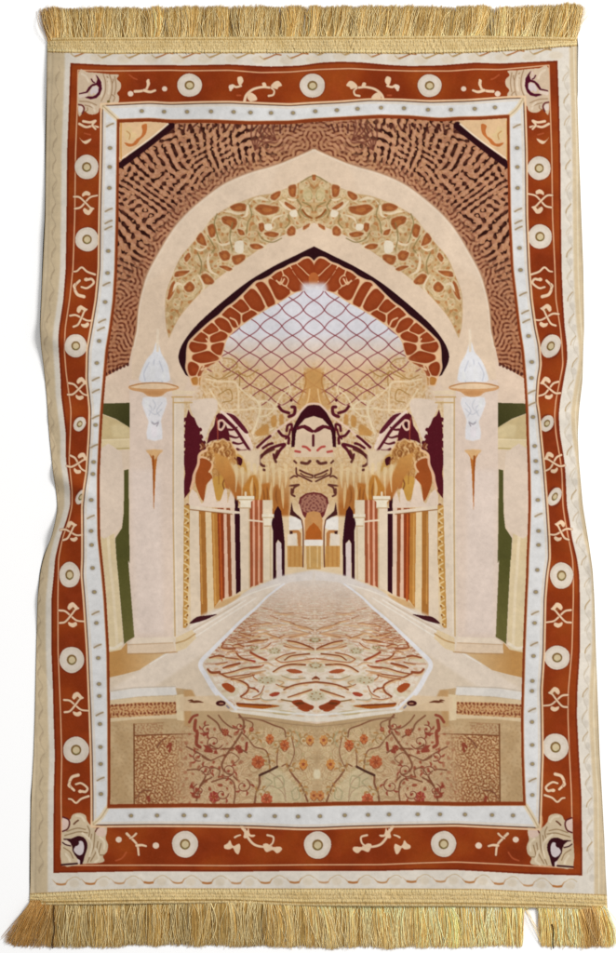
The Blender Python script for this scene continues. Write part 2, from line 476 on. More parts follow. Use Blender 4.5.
# corner flowers ----------------------------------------------------------------
def corner(px, py, fx, fy, sx=1., sy=1.):
    i = new_part('corner_flower', id_main)
    def tr(txt):
        a = Z(0, 0, 7.7, txt) - np.array([62, 72]) / 7.7
        return np.stack([px + fx * a[:, 0] * sx, py + fy * a[:, 1] * sy], 1)
    base = (215, 192, 168)
    poly(tr("62 76 130 76 210 82 300 92 372 96 356 128 386 160 384 205 358 238 374 268 366 312 318 336 262 372 226 352 214 386 178 402 138 398 108 374 88 396 58 396"), base, pid=i, sm=3)
    for txt in ("250 90 268 150 266 230 236 300", "300 96 320 170 310 260 280 320", "340 110 350 180 340 250", "70 300 140 306 200 330",
                "110 330 150 340 190 360", "280 110 292 128 284 150", "326 130 330 140 322 160", "320 250 340 270 330 300", "130 350 130 370 110 380"):
        stroke(tr(txt), 1.1, (150, 116, 84), a=.7)
    for txt in ("236 140 250 200 236 262", "290 130 300 190 292 240", "160 330 180 350 186 376", "88 90 120 110 140 150"):
        stroke(tr(txt), 2.2, (234, 216, 196), a=.8)
    dk = (82, 20, 40)
    poly(tr("192 92 214 116 236 150 242 206 226 250 200 276 156 286 110 272 134 262 172 262 196 250 214 226 216 190 200 176 168 186 148 214 130 236 64 248 66 238 118 226 138 192 166 168 196 160 206 130"), dk, pid=i)
    poly(tr("150 236 166 196 196 184 214 204 210 232 190 244 176 236 164 252"), (220, 206, 208), sm=4)
    poly(tr("62 252 104 246 134 238 128 258 96 268 70 276"), (228, 208, 196), sm=3)
    stroke(tr("184 104 180 130 190 150"), 1.6, (226, 200, 190))
    stroke(tr("160 130 172 150 184 156"), 1.3, dk)
    stroke(tr("62 326 92 334 104 360 90 394"), 1.6, (110, 50, 50))
    ell(*tr("76 362")[0], 2.4, 3.2, (232, 214, 206))
    poly(tr("232 372 268 350 320 330 350 334 318 362 276 388 250 404"), (206, 134, 84), sm=3)
    stroke(tr("246 402 270 388 320 362"), 1.8, (74, 30, 34))
    ell(*tr("252 396")[0], 1.9, 1.7, (60, 24, 28))
    ell(*tr("292 302")[0], 1.6, 1.3, (128, 108, 60))
    stroke(tr("262 352 290 344 320 350"), 1.2, (238, 190, 160))


corner(78.6, 71.6, 1, 1); corner(548.6, 67.6, -1, 1, 1.02, 1.05)
def corner_low(flip):
    i = new_part('corner_flower', id_main)
    def tr(txt):
        a = Z(46, 800, 9.63, txt)
        if flip:
            a = np.stack([317.4 * 2 - a[:, 0] - .2, a[:, 1] + (a[:, 1] - 830) * .03 + 1.2], 1)
        return a
    dk = (58, 20, 26)
    poly(tr("158 170 228 190 256 142 320 124 380 148 396 202 440 250 482 270 578 250 586 304 574 370 596 430 586 500 548 540 562 588 500 608 350 616 150 622 154 300"), (212, 192, 164), pid=i, sm=3)
    for t in ("180 342 250 322 320 306 400 316", "200 302 300 272 380 284", "470 312 462 420 450 480 400 600", "500 400 480 500 430 590", "530 420 510 520 560 530", "400 250 420 300 410 360", "170 460 230 500 260 560", "440 330 430 400 436 470"):
        stroke(tr(t), 1.1, (142, 112, 78), a=.8)
    for t in ("350 320 420 380 440 450 420 540", "290 150 340 160 370 200", "520 360 560 400 560 470", "480 470 510 560 470 600", "190 520 220 560 230 590"):
        stroke(tr(t), 2.2, (234, 218, 194), a=.85)
    stroke(tr("268 232 290 210 310 196"), 1.6, (110, 70, 50))
    poly(tr("158 176 190 174 216 208 202 260 160 294"), (226, 198, 188), sm=3)
    stroke(tr("162 164 214 188 226 230 206 280 160 302"), 1.5, (92, 36, 40))
    poly(tr("454 130 520 178 570 240 500 256 460 272 440 210"), (206, 146, 98), sm=2)
    stroke(tr("460 130 510 164 546 162 556 192"), 2., (98, 42, 34))
    stroke(tr("572 238 510 260 476 302"), 1.6, (98, 42, 34))
    ell(*tr("572 238")[0], 1.9, 2., (44, 18, 22))
    poly(tr("480 320 500 276 560 266 582 310 560 350 510 346"), (228, 200, 186), sm=3)
    poly(tr("165 374 240 372 300 348 360 358 396 410 396 470 372 540 350 618 320 612 326 580 300 562 256 492 250 442 200 402"), dk, pid=i, sm=2)
    poly(tr("304 432 312 402 344 394 364 430 360 500 330 532 296 522 266 482 288 442"), (216, 204, 208), sm=3)
    poly(tr("240 380 300 378 318 420 290 444 256 422"), dk, sm=3)
    poly(tr("166 390 200 386 240 420 234 440 190 424"), (224, 204, 186), sm=2)
    stroke(tr("160 410 190 430 236 442"), 1.2, dk)
    poly(tr("300 562 326 582 326 614 306 610"), (224, 208, 204))
    stroke(tr("150 624 220 618 300 612"), 1.8, dk)


corner_low(False); corner_low(True)

# ---- guard band
poly(o4, GUARD, pid=id_guard)
stroke(closed(o4o), 1.8, (240, 204, 168), sm=0)
stroke(closed(ring(L4, R4, T4, B4, 0, 0, 0, 0)), 1.1, (116, 84, 62), sm=0)
stroke(closed(ring(L4, R4, T4, B4, 2.2, -2.2, 2, -2)), 2.2, (232, 212, 190), sm=0, a=.5)
BEAD = (150, 136, 120)


def bead(x, y, slant=False):
    if slant:
        stroke(np.array([[x - 3.4, y + 1.6], [x, y - .4], [x + 3.4, y - 1.6]]), 1.8, (172, 150, 118), a=.9)
        ell(x, y, 5, 3, (214, 204, 196), .5, soft=.8)
        stroke(np.array([[x - 3, y + 1.4], [x, y - .2], [x + 3, y - 1.4]]), 1.5, (160, 136, 104), a=.75)
    else:
        ell(x, y, 4.2, 3.6, (206, 204, 206), .55, soft=.8)
        ell(x, y, 2.5, 2.1, BEAD, .9, soft=.25)
        ell(x + .3, y, 1.1, .9, (176, 154, 98), .9)


lb = [148, 167, 188, 251, 273, 302, 341, 363, 425, 462, 474, 500, 531, 545, 568, 592, 623, 658, 684, 696, 724, 747, 764, 794]
ls = [125, 210, 222, 228, 284, 321, 329, 379, 391, 417, 446, 517, 613, 646, 714, 779]
for y in lb: bead((L4(y) + L5(y)) / 2 + .6, y)
for y in ls: bead((L4(y) + L5(y)) / 2 + .4, y, True)
rb = [148, 167, 188, 248, 270, 336, 362, 378, 417, 446, 461, 472, 500, 531, 545, 570, 592, 623, 656, 681, 691, 722, 745, 764, 795]
rs = [126, 210, 222, 228, 294, 312, 321, 392, 404, 515, 613, 644, 710, 780]
for y in rb: bead((R4(y) + R5(y)) / 2 - .4, y)
for y in rs: bead((R4(y) + R5(y)) / 2 - .2, y, True)
for x in [141.7, 164, 187, 211, 233.6, 250.5, 271, 293, 315.3, 336.8, 357.5, 381, 404, 428, 451, 474.7, 495]:
    bead(x, (T4(x) + T5(x)) / 2)
for x in [131, 157, 183.8, 205, 227, 249.5, 274.7, 298, 320, 344.7, 368, 389, 417.7, 440, 465, 492, 513]:
    bead(x, (B4(x) + B5(x)) / 2 - .6)
for a, b in (((103, 106), (117, 119)), ((523, 99), (510, 115)), ((93.5, 824), (107, 808)), ((538, 827), (526, 806))):
    a, b = np.array(a, float), np.array(b, float)
    stroke(np.array([a, (a + b) / 2 + 1, b]), 5, (236, 214, 180), a=.75)
    stroke(np.array([a, (a + b) / 2 + 1, b]), 1.2, (176, 148, 104), a=.6)

# ---- printed panel
poly(ring(L5, R5, T5, B5), (140, 62, 30), pid=new_part('inner_frame'))
stroke(closed(ring(L5, R5, T5, B5)), .8, (206, 150, 108), sm=0, a=.8)
o6 = ring(L5, R5, T5, B5, 2.8, -2.6, 3.6, -4)
poly(o6, STONE, pid=id_panel)
PM = fullmask(o6)
CLIP = PM
pp = lambda kind: new_part(kind, id_panel)
two = lambda kind: (pp(kind), pp(kind))

# wall tint
ink(np.clip(lownoise(H * S, W * S, 40 * S, 5) * .25, 0, .5) * PM, (238, 218, 198))

# spandrels -------------------------------------------------------------------
arch_out = np.vstack([P("314.2 148 294 157 274 165 248 172.7 222 184.4 196 204 180 219.5 170 232.5 160 249 148 271 141.7 289.6 137.8 307.8 136 328.6 134 338 132.6 346")])
arch_out_s = smooth(arch_out, 6)
span = np.vstack([P("90 110 314.2 110"), arch_out_s, P("128.7 363.8 118 369.5 104 378 90 380")])
sp_id = two('spandrel')
poly(span, (202, 152, 110), both=True, pid=sp_id)
SM = fullmask(span, both=True) * PM
hy, hx = np.mgrid[0:H * S, 0:W * S].astype(np.float32) / S
ax_full = axis(hy[:, 0])[:, None].astype(np.float32)
ux = np.abs(hx - ax_full)                                   # distance from the picture's axis


def symfield(n, w=330):
    """read a field so that it is mirrored about the axis"""
    ix = np.clip((ux * S).astype(int), 0, n.shape[1] - 1)
    return np.take_along_axis(n, ix, 1)


# distance from the arch: 1 close to the top corners, 0 beside the arch
corner_w = np.clip((ux - 60) / 90, 0, 1) * np.clip((330 - hy) / 120, 0, 1)
near = fullmask(np.vstack([P("90 100 314 100"), arch_out_s + np.array([-9, -7]), P("90 380")]), soft=7, both=True)
def strip(n):
    f = np.zeros((H * S, n.shape[1]), np.float32)
    f[100 * S:100 * S + n.shape[0]] = n[:H * S - 100 * S]
    return f
mz = maze(1100, 1700, 6.4 * S, .24, 11, 5, (.95, 1.05), .42)
rr_ = np.hypot(ux, 345 - hy) + 5 * np.sin(ux / 17.) + 3 * np.sin(hy / 13. + ux / 29.)
th_ = np.arctan2(ux, 345 - hy) * 195. + 4 * np.sin(hy / 15.)
nA = mz[np.clip(((rr_ - 20) * S).astype(int), 0, 1e6).astype(int) % 1100, np.clip((th_ * S).astype(int), 0, 1e6).astype(int) % 1700]
nB = symfield(strip(maze(300 * S, 330 * S, 4.3 * S, .2, 12, 8)))
nK = symfield(strip(bandnoise(300 * S, 330 * S, 9 * S, .45, 15)))
nC = symfield(bandnoise(H * S, 330 * S, 3.4 * S, .35, 13))
nL = symfield(lownoise(H * S, 330 * S, 22 * S, 14))
low = np.clip((hy - 240) / 60, 0, 1)                        # lower flanks turn to fine brown stipple
top = np.clip((75 - ux) / 40, 0, 1) * np.clip((160 - hy) / 20, 0, 1)
ink(SM * np.clip(low * .8 + (1 - near) * .3, 0, 1), (172, 112, 80))
ink(SM * top * .7, (178, 128, 96))
ink(SM * np.clip(nL * .22, 0, .4), (218, 170, 140))
brk = np.clip((nK + .75) * 3, 0.0, 1)
lineA = np.clip((nA - .18) * 2.2, 0, 1) * np.clip(near * 1.5 - .25, 0, 1) * (1 - low * .9) * (1 - top) * brk
lineB = np.clip((nB - .15) * 1.6, 0, 1) * np.clip(1.1 - near + top * .9 + low * .7, 0, 1) * np.clip((nK + 1.0) * 2, .25, 1)
lineC = np.clip((nC - .3) * 2.0, 0, 1) * np.clip(low * .6 + .25 * (1 - near) + top * .3, 0, 1)
ink(SM * .3, (190, 132, 96))
ink(SM * np.clip(corner_w * .55, 0, .5), (176, 118, 92))
ink(SM * np.clip((nC - .6), 0, .5), (222, 176, 142))
ink(SM * lineC * .5, (124, 66, 46))
ink(SM * np.clip(-nB - .5, 0, 1) * np.clip(low + 1 - near, 0, 1) * .45, (214, 164, 130))
ink(SM * np.clip(lineB * 1.1, 0, 1) * .85, (98, 46, 32))
ink(SM * np.clip((-nA - .3) * .7, 0, .5) * near * (1 - low), (216, 164, 136))
ink(SM * np.clip(lineA * 1.25, 0, 1), (46, 20, 17))
ink(SM * np.clip(nK * .25, 0, .35) * (1 - low), (150, 92, 70))
# rhythm of short upright bars along the top
for i in range(26):
    x = 168 + i * 5.6
    if x < 306:
        stroke(np.array([[x, 124.5], [x - 1.5 + 2 * math.sin(i), 130 + 3 * math.sin(i * 2.3)]]), 2., (72, 32, 28), a=.7, both=True)
# radial feather ornaments
for (bx, by, d) in ((255, 150, 1), (276, 140, -1)):
    for k in range(5):
        a = -1.9 + k * .35 * d
        stroke(np.array([[bx, by], [bx + 12 * math.cos(a), by + 14 * math.sin(a)], [bx + 20 * math.cos(a + .2), by + 24 * math.sin(a + .2)]]), 1.5, (112, 60, 48), a=.7, both=True)
# lower ragged hem of the spandrel
for k in range(7):
    x = 106 + k * 3.6
    ell(x, 374 - k * 1.6, 1.5, 1.8, (78, 34, 28), .85, both=True)
# chamfered top corners
tri = Z(100, 110, 6.16, "100 40 430 60 415 88 340 150 260 212 130 306 90 310")
poly(tri, (230, 194, 154), both=True)
stroke(Z(100, 110, 6.16, "436 96 352 166 270 232 130 338"), 6.4, BLACK, both=True, taper=(1.2, .95))
stroke(Z(100, 110, 6.16, "418 86 344 148 262 210 128 304"), 1.7, (246, 224, 200), both=True)
poly(Z(100, 110, 6.16, "150 200 196 208 226 178 252 160 262 128 256 96 286 84 290 110 280 150 246 184 222 214 176 226"), (198, 116, 62), sm=3, both=True)
poly(Z(100, 110, 6.16, "150 120 190 100 200 140 230 150 190 190 160 180"), (226, 196, 150), sm=3, both=True, soft=.5)
stroke(Z(100, 110, 6.16, "165 130 185 150 180 180"), 1.2, (196, 150, 100), both=True)
stroke(Z(100, 110, 6.16, "130 70 128 190 130 300"), 1.6, (206, 146, 70), both=True, a=.7)

# outer arch ------------------------------------------------------------------
band_out = smooth(P("314.2 175.3 302 181.4 292 186.6 274 193.5 259 196 245 200.6 230 207 214 217 204 230 191 245.5 180.6 258 172.6 276.6 167 292 165.6 308 166.6 326 169 337"), 6)
band_in = smooth(P("314.2 222 300 227.6 274 239.4 248 256.4 226 271.5 206 287.3 191 302.4 178 318.6 169 337"), 6)
blk_out = smooth(P("314.2 246.2 295 255.6 274 266 248 281.6 222 302 198.6 323 185.6 338.7 179.2 351.7 179.2 362 185.6 375"), 6)
ar_id = two('arch')
leg = np.vstack([arch_out_s, P("131 400 131 380 172 380"), band_out[::-1]])
poly(leg, (232, 208, 186), both=True, pid=ar_id)
poly(np.vstack([band_in, P("172 360 176 385 184 392 188 380"), blk_out[::-1]]), (232, 208, 186), both=True, pid=ar_id)
poly(P("164 300 172 330 180 352 180 392 150 392 150 340"), (232, 208, 186), both=True, pid=ar_id, soft=1)
stroke(arch_out_s, 1.6, (176, 128, 96), both=True, sm=0, a=.8)
stroke(arch_out_s + np.array([1.6, 1.8]), 1.2, (240, 222, 204), both=True, sm=0, a=.7)
stroke(band_out, 1.4, (196, 164, 122), both=True, sm=0, a=.75)
stroke(band_in, 1.3, (206, 172, 130), both=True, sm=0, a=.8)
poly(np.vstack([arch_out_s[10:60], band_out[::-1][30:70]]), (240, 220, 202), both=True, soft=4, a=.35)

# arabesque band ----------------------------------------------------------------
bpoly = np.vstack([band_out, band_in[::-1]])
ab_id = two('arabesque_band')
poly(bpoly, (212, 178, 132), both=True, pid=ab_id)
BM = fullmask(bpoly, both=True)
n1 = symfield(bandnoise(H * S, 330 * S, 13 * S, .3, 21)); n2 = symfield(bandnoise(H * S, 330 * S, 7 * S, .3, 22))
ink(BM * np.clip(n2 * .5, 0, .5), (190, 154, 106))
ink(BM * np.clip((n1 - .5) * 1.2, 0, .8), (228, 206, 168))
ink(BM * np.clip((n2 - .6) * 1.2, 0, .7), (182, 116, 66))
ink(BM * np.clip((-n2 - .9) * 1.2, 0, .45), (164, 134, 86))
ink(BM * line_of(n1, .1, 1.3) * .35, (160, 136, 92))
ink(BM * line_of(n1, .6, 2.2) * .6, (232, 210, 174))
ink(BM * line_of(n2, -.6, 1.) * .2, (150, 116, 74))
bl = lambda t: Z(165, 180, 7.7, t)
bk = lambda t: Z(240, 150, 7.7, t)
LF = (164, 88, 46)
for pts in (bl("505 205 560 180 616 190 616 235 560 240 520 230"), bl("440 290 480 280 540 300 550 340 520 380 490 350 450 330"),
            bl("330 360 370 340 392 380 380 430 350 440 335 400"), bl("244 450 275 408 300 440 318 500 290 500 255 480"),
            bl("420 560 470 545 500 580 490 610 450 620 425 590"), bl("520 590 600 575 612 610 560 650 530 640"),
            bl("75 740 90 705 185 700 150 730 100 745"), bl("280 740 320 725 375 775 360 800 310 800 290 770"),
            bl("150 820 190 785 225 820 215 850 180 862 155 845"), bl("20 910 40 820 70 780 78 820 60 880 35 915"),
            bl("150 600 180 560 195 590 165 630"), bl("420 665 470 662 515 685 490 700 450 684"), bl("560 380 600 390 610 420 575 420"),
            bk("120 450 160 420 230 430 290 440 280 480 200 500 150 480"), bk("375 285 400 270 430 275 425 350 400 360 378 335"),
            bk("240 350 275 325 308 318 305 350 270 385 240 375"), bk("370 610 400 585 425 610 420 650 380 660 362 640"),
            bk("190 640 240 628 295 645 270 670 210 662"), bk("146 570 180 565 185 610 165 630 148 610"),
            bk("350 400 390 420 430 450 400 455 360 440 345 415"), bk("490 590 536 565 528 590 490 615"),
            bk("80 730 130 722 178 745 150 762 100 760"), bk("556 195 574 195 574 230 558 230")):
    poly(pts, (138, 66, 34), sm=4, both=True, a=.45, soft=.6)
    c0 = pts.mean(0)
    oo = smooth(c0 + (pts - c0) * 1.22, 5, True)
    stroke(np.vstack([oo, oo[:1]]), 1.7, (236, 214, 180), both=True, sm=0, a=.5)
    poly(c0 + (pts - c0) * 1.04, LF, sm=4, both=True, a=.85, soft=.3)
    stroke(np.array([pts[0], c0, pts[len(pts) // 2]]), 1.0, (140, 72, 36), both=True, a=.6)
    poly(c0 + (pts - c0) * .45 + np.array([.3, .4]), (200, 130, 74), sm=4, both=True, a=.6, soft=.7)
CR = (238, 216, 186)
for t, w in ((bl("340 560 330 630 350 700 400 730"), 3), (bl("410 480 440 500 500 480 505 420"), 2.4), (bl("220 520 270 540 320 520"), 2.2),
             (bl("60 860 90 800 140 810"), 3), (bl("250 720 300 820 270 870"), 2), (bl("440 240 500 245 560 260 610 255"), 2.4),
             (bk("100 380 160 370 220 390"), 3), (bk("300 390 350 440 400 470"), 3), (bk("360 370 400 385 440 380"), 2),
             (bk("10 520 50 500 60 440 90 390"), 2.6), (bk("240 560 270 520 330 500"), 2.4), (bk("150 720 190 740 200 760"), 2.4)):
    stroke(t, w, CR, both=True, taper='leaf')
for t in (bl("540 480 600 470 600 560 540 550"), bk("188 575 240 570 245 612 200 618"), bk("380 480 430 460 440 510 400 515")):
    poly(t, (240, 226, 206), both=True, sm=3)
for t in (bl("400 260 380 330 400 420 420 480"), bl("520 330 500 440 520 540"), bl("250 560 280 640 270 720"), bl("330 430 380 520 360 560"),
          bk("50 640 60 560 90 500 70 420"), bk("140 640 180 690 250 710 320 680"), bk("370 500 380 560 350 600"), bk("440 380 470 430 450 480 470 520"),
          bk("470 470 500 510 550 525"), bk("480 400 540 430 560 470"), bk("470 250 520 215 556 200")):
    stroke(t, 1.3, (142, 124, 78), both=True, a=.75)
for (x, y) in ((304, 196), (320, 214)):
    pass
stroke(bk("500 330 540 320 550 370 520 390 500 360"), 1.2, (160, 146, 96), both=True)
stroke(bk("480 460 510 500 552 524"), 2, (150, 92, 48), both=True)
poly(bk("485 300 520 290 550 320 545 380 510 400 490 370"), (214, 196, 152), both=True, sm=3, a=.7)

# black crescent and scalloped ring ---------------------------------------------
ring_out = smooth(P("314.2 262 309 257.4 303 258 297 262 290 264.6 284 268 276 271.4 270 276 262 280 256 281.6 249 288 243 294 234 302.4 226 308 219 315 211 321 204 327 195 335.4 189 342 187 350 186.6 360 186 368 189 376"), 4)
ring_in = smooth(P("314.2 288.4 304 291.2 294.7 293.4 279 303 266 310 248 321.4 235 331 227 340 223.4 351.7 219 361 204 371.5 201 383"), 6)
cr_id = two('scalloped_arch')
poly(np.vstack([blk_out, ring_in[::-1]]), BLACK, both=True, pid=cr_id)
poly(np.vstack([ring_out, P("192 386 201 386"), ring_in[::-1]]), (238, 198, 158), both=True, pid=cr_id)
rr = lambda t: Z(170, 240, 3.85, t)
PET = (148, 62, 30)
pets = ["500 78 526 74 546 96 550 130 532 128 514 108 490 92", "470 90 486 96 536 148 542 170 520 174 496 150 472 120",
        "436 120 462 106 500 160 520 182 500 192 466 190 452 178 464 150", "398 128 424 118 430 142 418 160 396 150", "432 140 452 150 448 172 436 168",
        "384 150 412 162 434 182 462 192 450 206 420 226 400 190", "334 172 350 166 366 180 384 210 398 244 386 256 372 238 366 220 346 196", "290 216 300 200 322 196 346 226 360 246 356 262 336 270 314 256 298 240",
        "240 248 260 238 280 236 300 262 302 272 276 274 256 262", "286 290 300 278 322 276 330 290 306 304 280 312", "202 284 222 266 246 272 266 292 264 320 242 334 238 310 220 292",
        "176 312 196 306 222 322 234 346 224 354 200 340 180 324", "126 346 150 330 166 326 186 350 164 356 144 356", "160 378 176 360 212 358 214 372 190 386 162 392",
        "84 374 102 362 130 362 140 380 138 392 112 390", "80 396 100 400 136 402 130 420 104 430 84 420", "164 408 184 400 204 400 202 424 184 442 170 430",
        "88 456 108 438 134 434 166 440 186 456 160 464 120 466", "76 476 94 478 110 500 92 520 80 514", "112 506 132 490 170 476 184 470 166 500 136 516 108 522",
        "116 532 136 526 134 556 122 562", "88 534 102 530 104 552 94 552"]
petal_fields = []
for k, t in enumerate(pets):
    q = rr(t)
    c0 = q.mean(0)
    pm = polymask(smooth(q, 4, True))
    y_, x_ = 235 * S, 165 * S
    full = np.zeros((155 * S, 155 * S), np.float32)
    full[pm[0] - y_:pm[1] - y_, pm[2] - x_:pm[3] - x_] = pm[4]
    petal_fields.append(full * .35 + blur(full, 2.4 * S) + .0)
petal_fields = np.array(petal_fields)
order = np.sort(petal_fields, 0)
t1, t2 = order[-1], order[-2]
owner = petal_fields.argmax(0)
inset = fullmask(np.vstack([ring_out + np.array([.9, 1.2]), P("193 385 200 385"), ring_in[::-1] - np.array([.6, .8])]))[235 * S:390 * S, 165 * S:320 * S]
seam = np.clip((t1 - t2 - .07) * 7, 0, 1) * inset * np.clip((t1 - .07) * 11, 0, 1)
pet_full = np.zeros((H * S, W * S), np.float32); pet_full[235 * S:390 * S, 165 * S:320 * S] = seam
gold_full = np.zeros_like(pet_full); gold_full[235 * S:390 * S, 165 * S:320 * S] = seam * (owner >= 20)
lit_full = np.zeros_like(pet_full); lit_full[235 * S:390 * S, 165 * S:320 * S] = np.clip((t1 - t2 - .8) * 2, 0, 1) * inset
half = lambda M: np.take_along_axis(M, np.clip(((ax_full - ux) * S).astype(int), 0, W * S - 1), 1)
ink(half(pet_full), PET)
ink(half(lit_full) * .5, (166, 78, 40))
ink(half(gold_full), (192, 128, 62))
for t in ("538 160 548 140 554 160", "410 156 426 170 440 150", "330 180 350 214 366 250", "232 300 252 310 262 330", "140 380 150 396 150 420", "110 480 130 484 120 500 140 492"):
    stroke(rr(t), 1.5, (236, 194, 156), both=True)
stroke(ring_out, 1.5, (226, 184, 150), both=True, sm=0)
stroke(ring_in, 2., (230, 190, 152), both=True, sm=0)
poly(rr("536 136 556 124 572 140 566 172 550 184 536 172"), (186, 104, 56), sm=3)

# vault with net -----------------------------------------------------------------
vault = np.vstack([ring_in, P("204 392 200 400 314.2 400")])
va_id = pp('vault_net')
poly(vault, (226, 224, 234), both=True, pid=va_id, c2=(226, 192, 158), grad=(0, 334, 0, 372))
VM = fullmask(ring_in, both=False)
vm_poly = np.vstack([ring_in, mir(ring_in)[::-1]])
VM = fullmask(vm_poly)
ink(VM * np.clip((hy - 330) / 50, 0, 1) * .25, (222, 178, 140))
poly(P("302 283 326 283 330 304 316 312 300 306"), (226, 224, 236), soft=3, a=.9)

# gilded tangle below the net ------------------------------------------------------
tang = np.vstack([P("204 371 220 361 232 356 248 364 262 376 286 388 300 372 314.2 364 314.2 470 200 470 196 400")])
ta_id = pp('gilded_vault')
mask_t = fullmask(tang, soft=4, both=True)
poly(tang, (222, 190, 146), both=True, a=0, pid=ta_id)
ink(mask_t * .6, (226, 196, 156))
n3 = symfield(bandnoise(H * S, 330 * S, 10 * S, .35, 31)); n4 = symfield(bandnoise(H * S, 330 * S, 5 * S, .35, 32))
ink(mask_t * np.clip((n3 - .2) * .5, 0, .4), (208, 166, 112))
ink(mask_t * line_of(n3, .3, 1.6) * .45, (242, 222, 190))
ink(mask_t * line_of(n3, -.2, .9) * .28, (172, 124, 66))
ink(mask_t * line_of(n4, .5, .7) * .2, (186, 138, 78))
ink(mask_t * np.clip((n4 - .9) * .8, 0, .5), (182, 132, 74))
CLIP = PM
keep = CLIP
CLIP = fullmask(np.vstack([ring_in[:-6], P("228 372 244 392 262 406 314.2 404 366 406 384 392 400 372"), mir(ring_in[:-6])[::-1]])) * PM
for k in range(-12, 22):
    pts = []
    for t in np.linspace(0, 1, 60):
        y = 284 + t * 124
        d = (y - 350) / 60.
        x = 314.2 + (k - 5) * 21.4 + (y - 300) * (1.22 + .10 * d) + .9 * math.sin(k * 1.7 + y / 9.) + 1.5 * math.sin((y - 300) / 8.9 * math.pi)
        pts.append((x, y))
    cc = (134, 58, 66)
    stroke(np.array(pts), 1.05, cc, both=True, sm=0, a=.85)
CLIP = keep
q1 = lambda t: Z(180, 340, 7.7, t)
q2 = lambda t: Z(250, 340, 7.7, t)
q3 = lambda t: Z(180, 450, 7.7, t)
q4 = lambda t: Z(250, 450, 7.7, t)
q5 = lambda t: Z(180, 570, 7.7, t)
q6 = lambda t: Z(250, 570, 7.7, t)
for t in ("220 270 300 300 380 250 440 200 400 150 330 140", "330 300 420 260 450 240 460 330 440 420", "450 250 520 280 600 230", "300 420 380 380 400 460 330 480"):
    stroke(q1(t), 1.3, (166, 124, 66), both=True, a=.7)
for t in ("200 300 300 320 430 330 450 440 450 560", "440 350 540 440 610 480 616 560 560 720", "320 540 450 540 560 530", "230 380 290 480 330 540"):
    stroke(q1(t), 1.8, (240, 216, 182), both=True, a=.85)
for t in ("0 420 60 480 70 560 30 700", "60 480 130 470 190 520 130 580 70 590", "190 520 240 430 290 390", "0 520 100 530 210 530", "190 600 200 660 110 720 40 760", "300 330 310 380 300 420"):
    stroke(q2(t), 1.5, (240, 220, 186), both=True, a=.85)
for t in ("160 600 200 580 205 660 170 670", "225 590 250 570 260 640 230 650", "100 660 140 650 140 720 60 740 40 710"):
    poly(q2(t), (198, 142, 76), both=True, sm=3, soft=.5, a=.85)
poly(q2("430 220 550 220 560 330 540 500 440 500 380 540 350 500 420 420"), (204, 152, 90), soft=2, a=.7, both=True)
stroke(q2("460 380 450 450 430 510"), 1.6, (232, 192, 140), both=True)
stroke(q2("420 250 430 330 400 420 370 480"), 1.6, (184, 126, 66), both=True, a=.7)

# arcade hall ----------------------------------------------------------------------
hall = np.vstack([q1("40 470 250 470 330 560 480 700 560 880"), q2("300 800 490 800"), P("313.8 592 255 590 236 600 184 628 183 400")])
ha_id = pp('arcade_hall')
poly(hall, (231, 206, 172), both=True, pid=ha_id, soft=.01)
hm = fullmask(hall, soft=1, both=True) * PM * np.clip((512 - hy) / 20, 0, 1)
ink(hm * np.clip(n4 * .25, 0, .45), (212, 172, 120))
ink(hm * np.clip((hy - 446) / 60, 0, .5), (208, 164, 108))
ink(hm * line_of(n3, 0., 1.2) * .2, (178, 126, 72))
ink(hm * line_of(n4, .2, .8) * .12, (164, 108, 62))
ink(hm * line_of(n4, -.6, .8) * .3, (242, 220, 188))
poly(q1("90 470 260 450 290 520 240 640 180 780 150 690 110 600 80 530"), (232, 212, 196), sm=3, both=True)
MAR = (88, 26, 36)
A = np.vstack([q1("65 535 84 580 112 602 130 650 157 690 150 742 186 790 205 830 150 880 140 924"), q3("140 60 128 130 104 200 90 262 74 322 34 372 28 260 40 180 26 60"), q1("30 900 46 800 34 740 44 610")])
poly(A, MAR, both=True)
for p_ in A[4:9].tolist() + A[-3:].tolist() + P('184 420 184.6 436 184.2 446 184 458 199 430 201.5 437').tolist():
    ell(p_[0], p_[1], 1.7, 1.9, MAR, both=True)
    ell(p_[0] + .6, p_[1] + 6, 1.3, 1.5, MAR, both=True)
poly(q1("205 802 226 715 262 660 278 580 300 560 330 596 352 640 388 700 380 756 392 806 340 770 290 766 240 778"), MAR, both=True)
stroke(q1("296 650 300 625 330 620 344 650 320 690 296 680 296 650"), 2.2, (230, 196, 176), both=True)
poly(q1("312 640 326 640 326 672 312 672"), BLACK, both=True)
stroke(q1("290 770 290 700 282 600"), 1.2, (170, 80, 60), both=True, a=.8)
# feathered spandrel of the side arch
poly(q1("350 560 410 570 470 630 520 705 545 800 560 870 500 870 440 850 400 790 370 690 340 620"), (234, 208, 190), both=True, sm=3)
stroke(q1("320 580 370 630 430 690 490 780 556 880"), 3.2, (90, 26, 40), both=True, taper=(1.2, .8))
stroke(q1("318 552 380 600 450 660 520 740 556 830"), 2.6, (242, 218, 204), both=True)
poly(q1("355 562 420 580 476 640 526 710 500 716 440 652 390 596"), (96, 32, 46), both=True, sm=3)
for t in ("372 690 410 690 440 672", "386 740 430 752 462 742", "410 790 450 800 490 790", "440 840 470 850 510 846"):
    stroke(q1(t), 2.6, (96, 34, 44), both=True, taper=(1, .5))
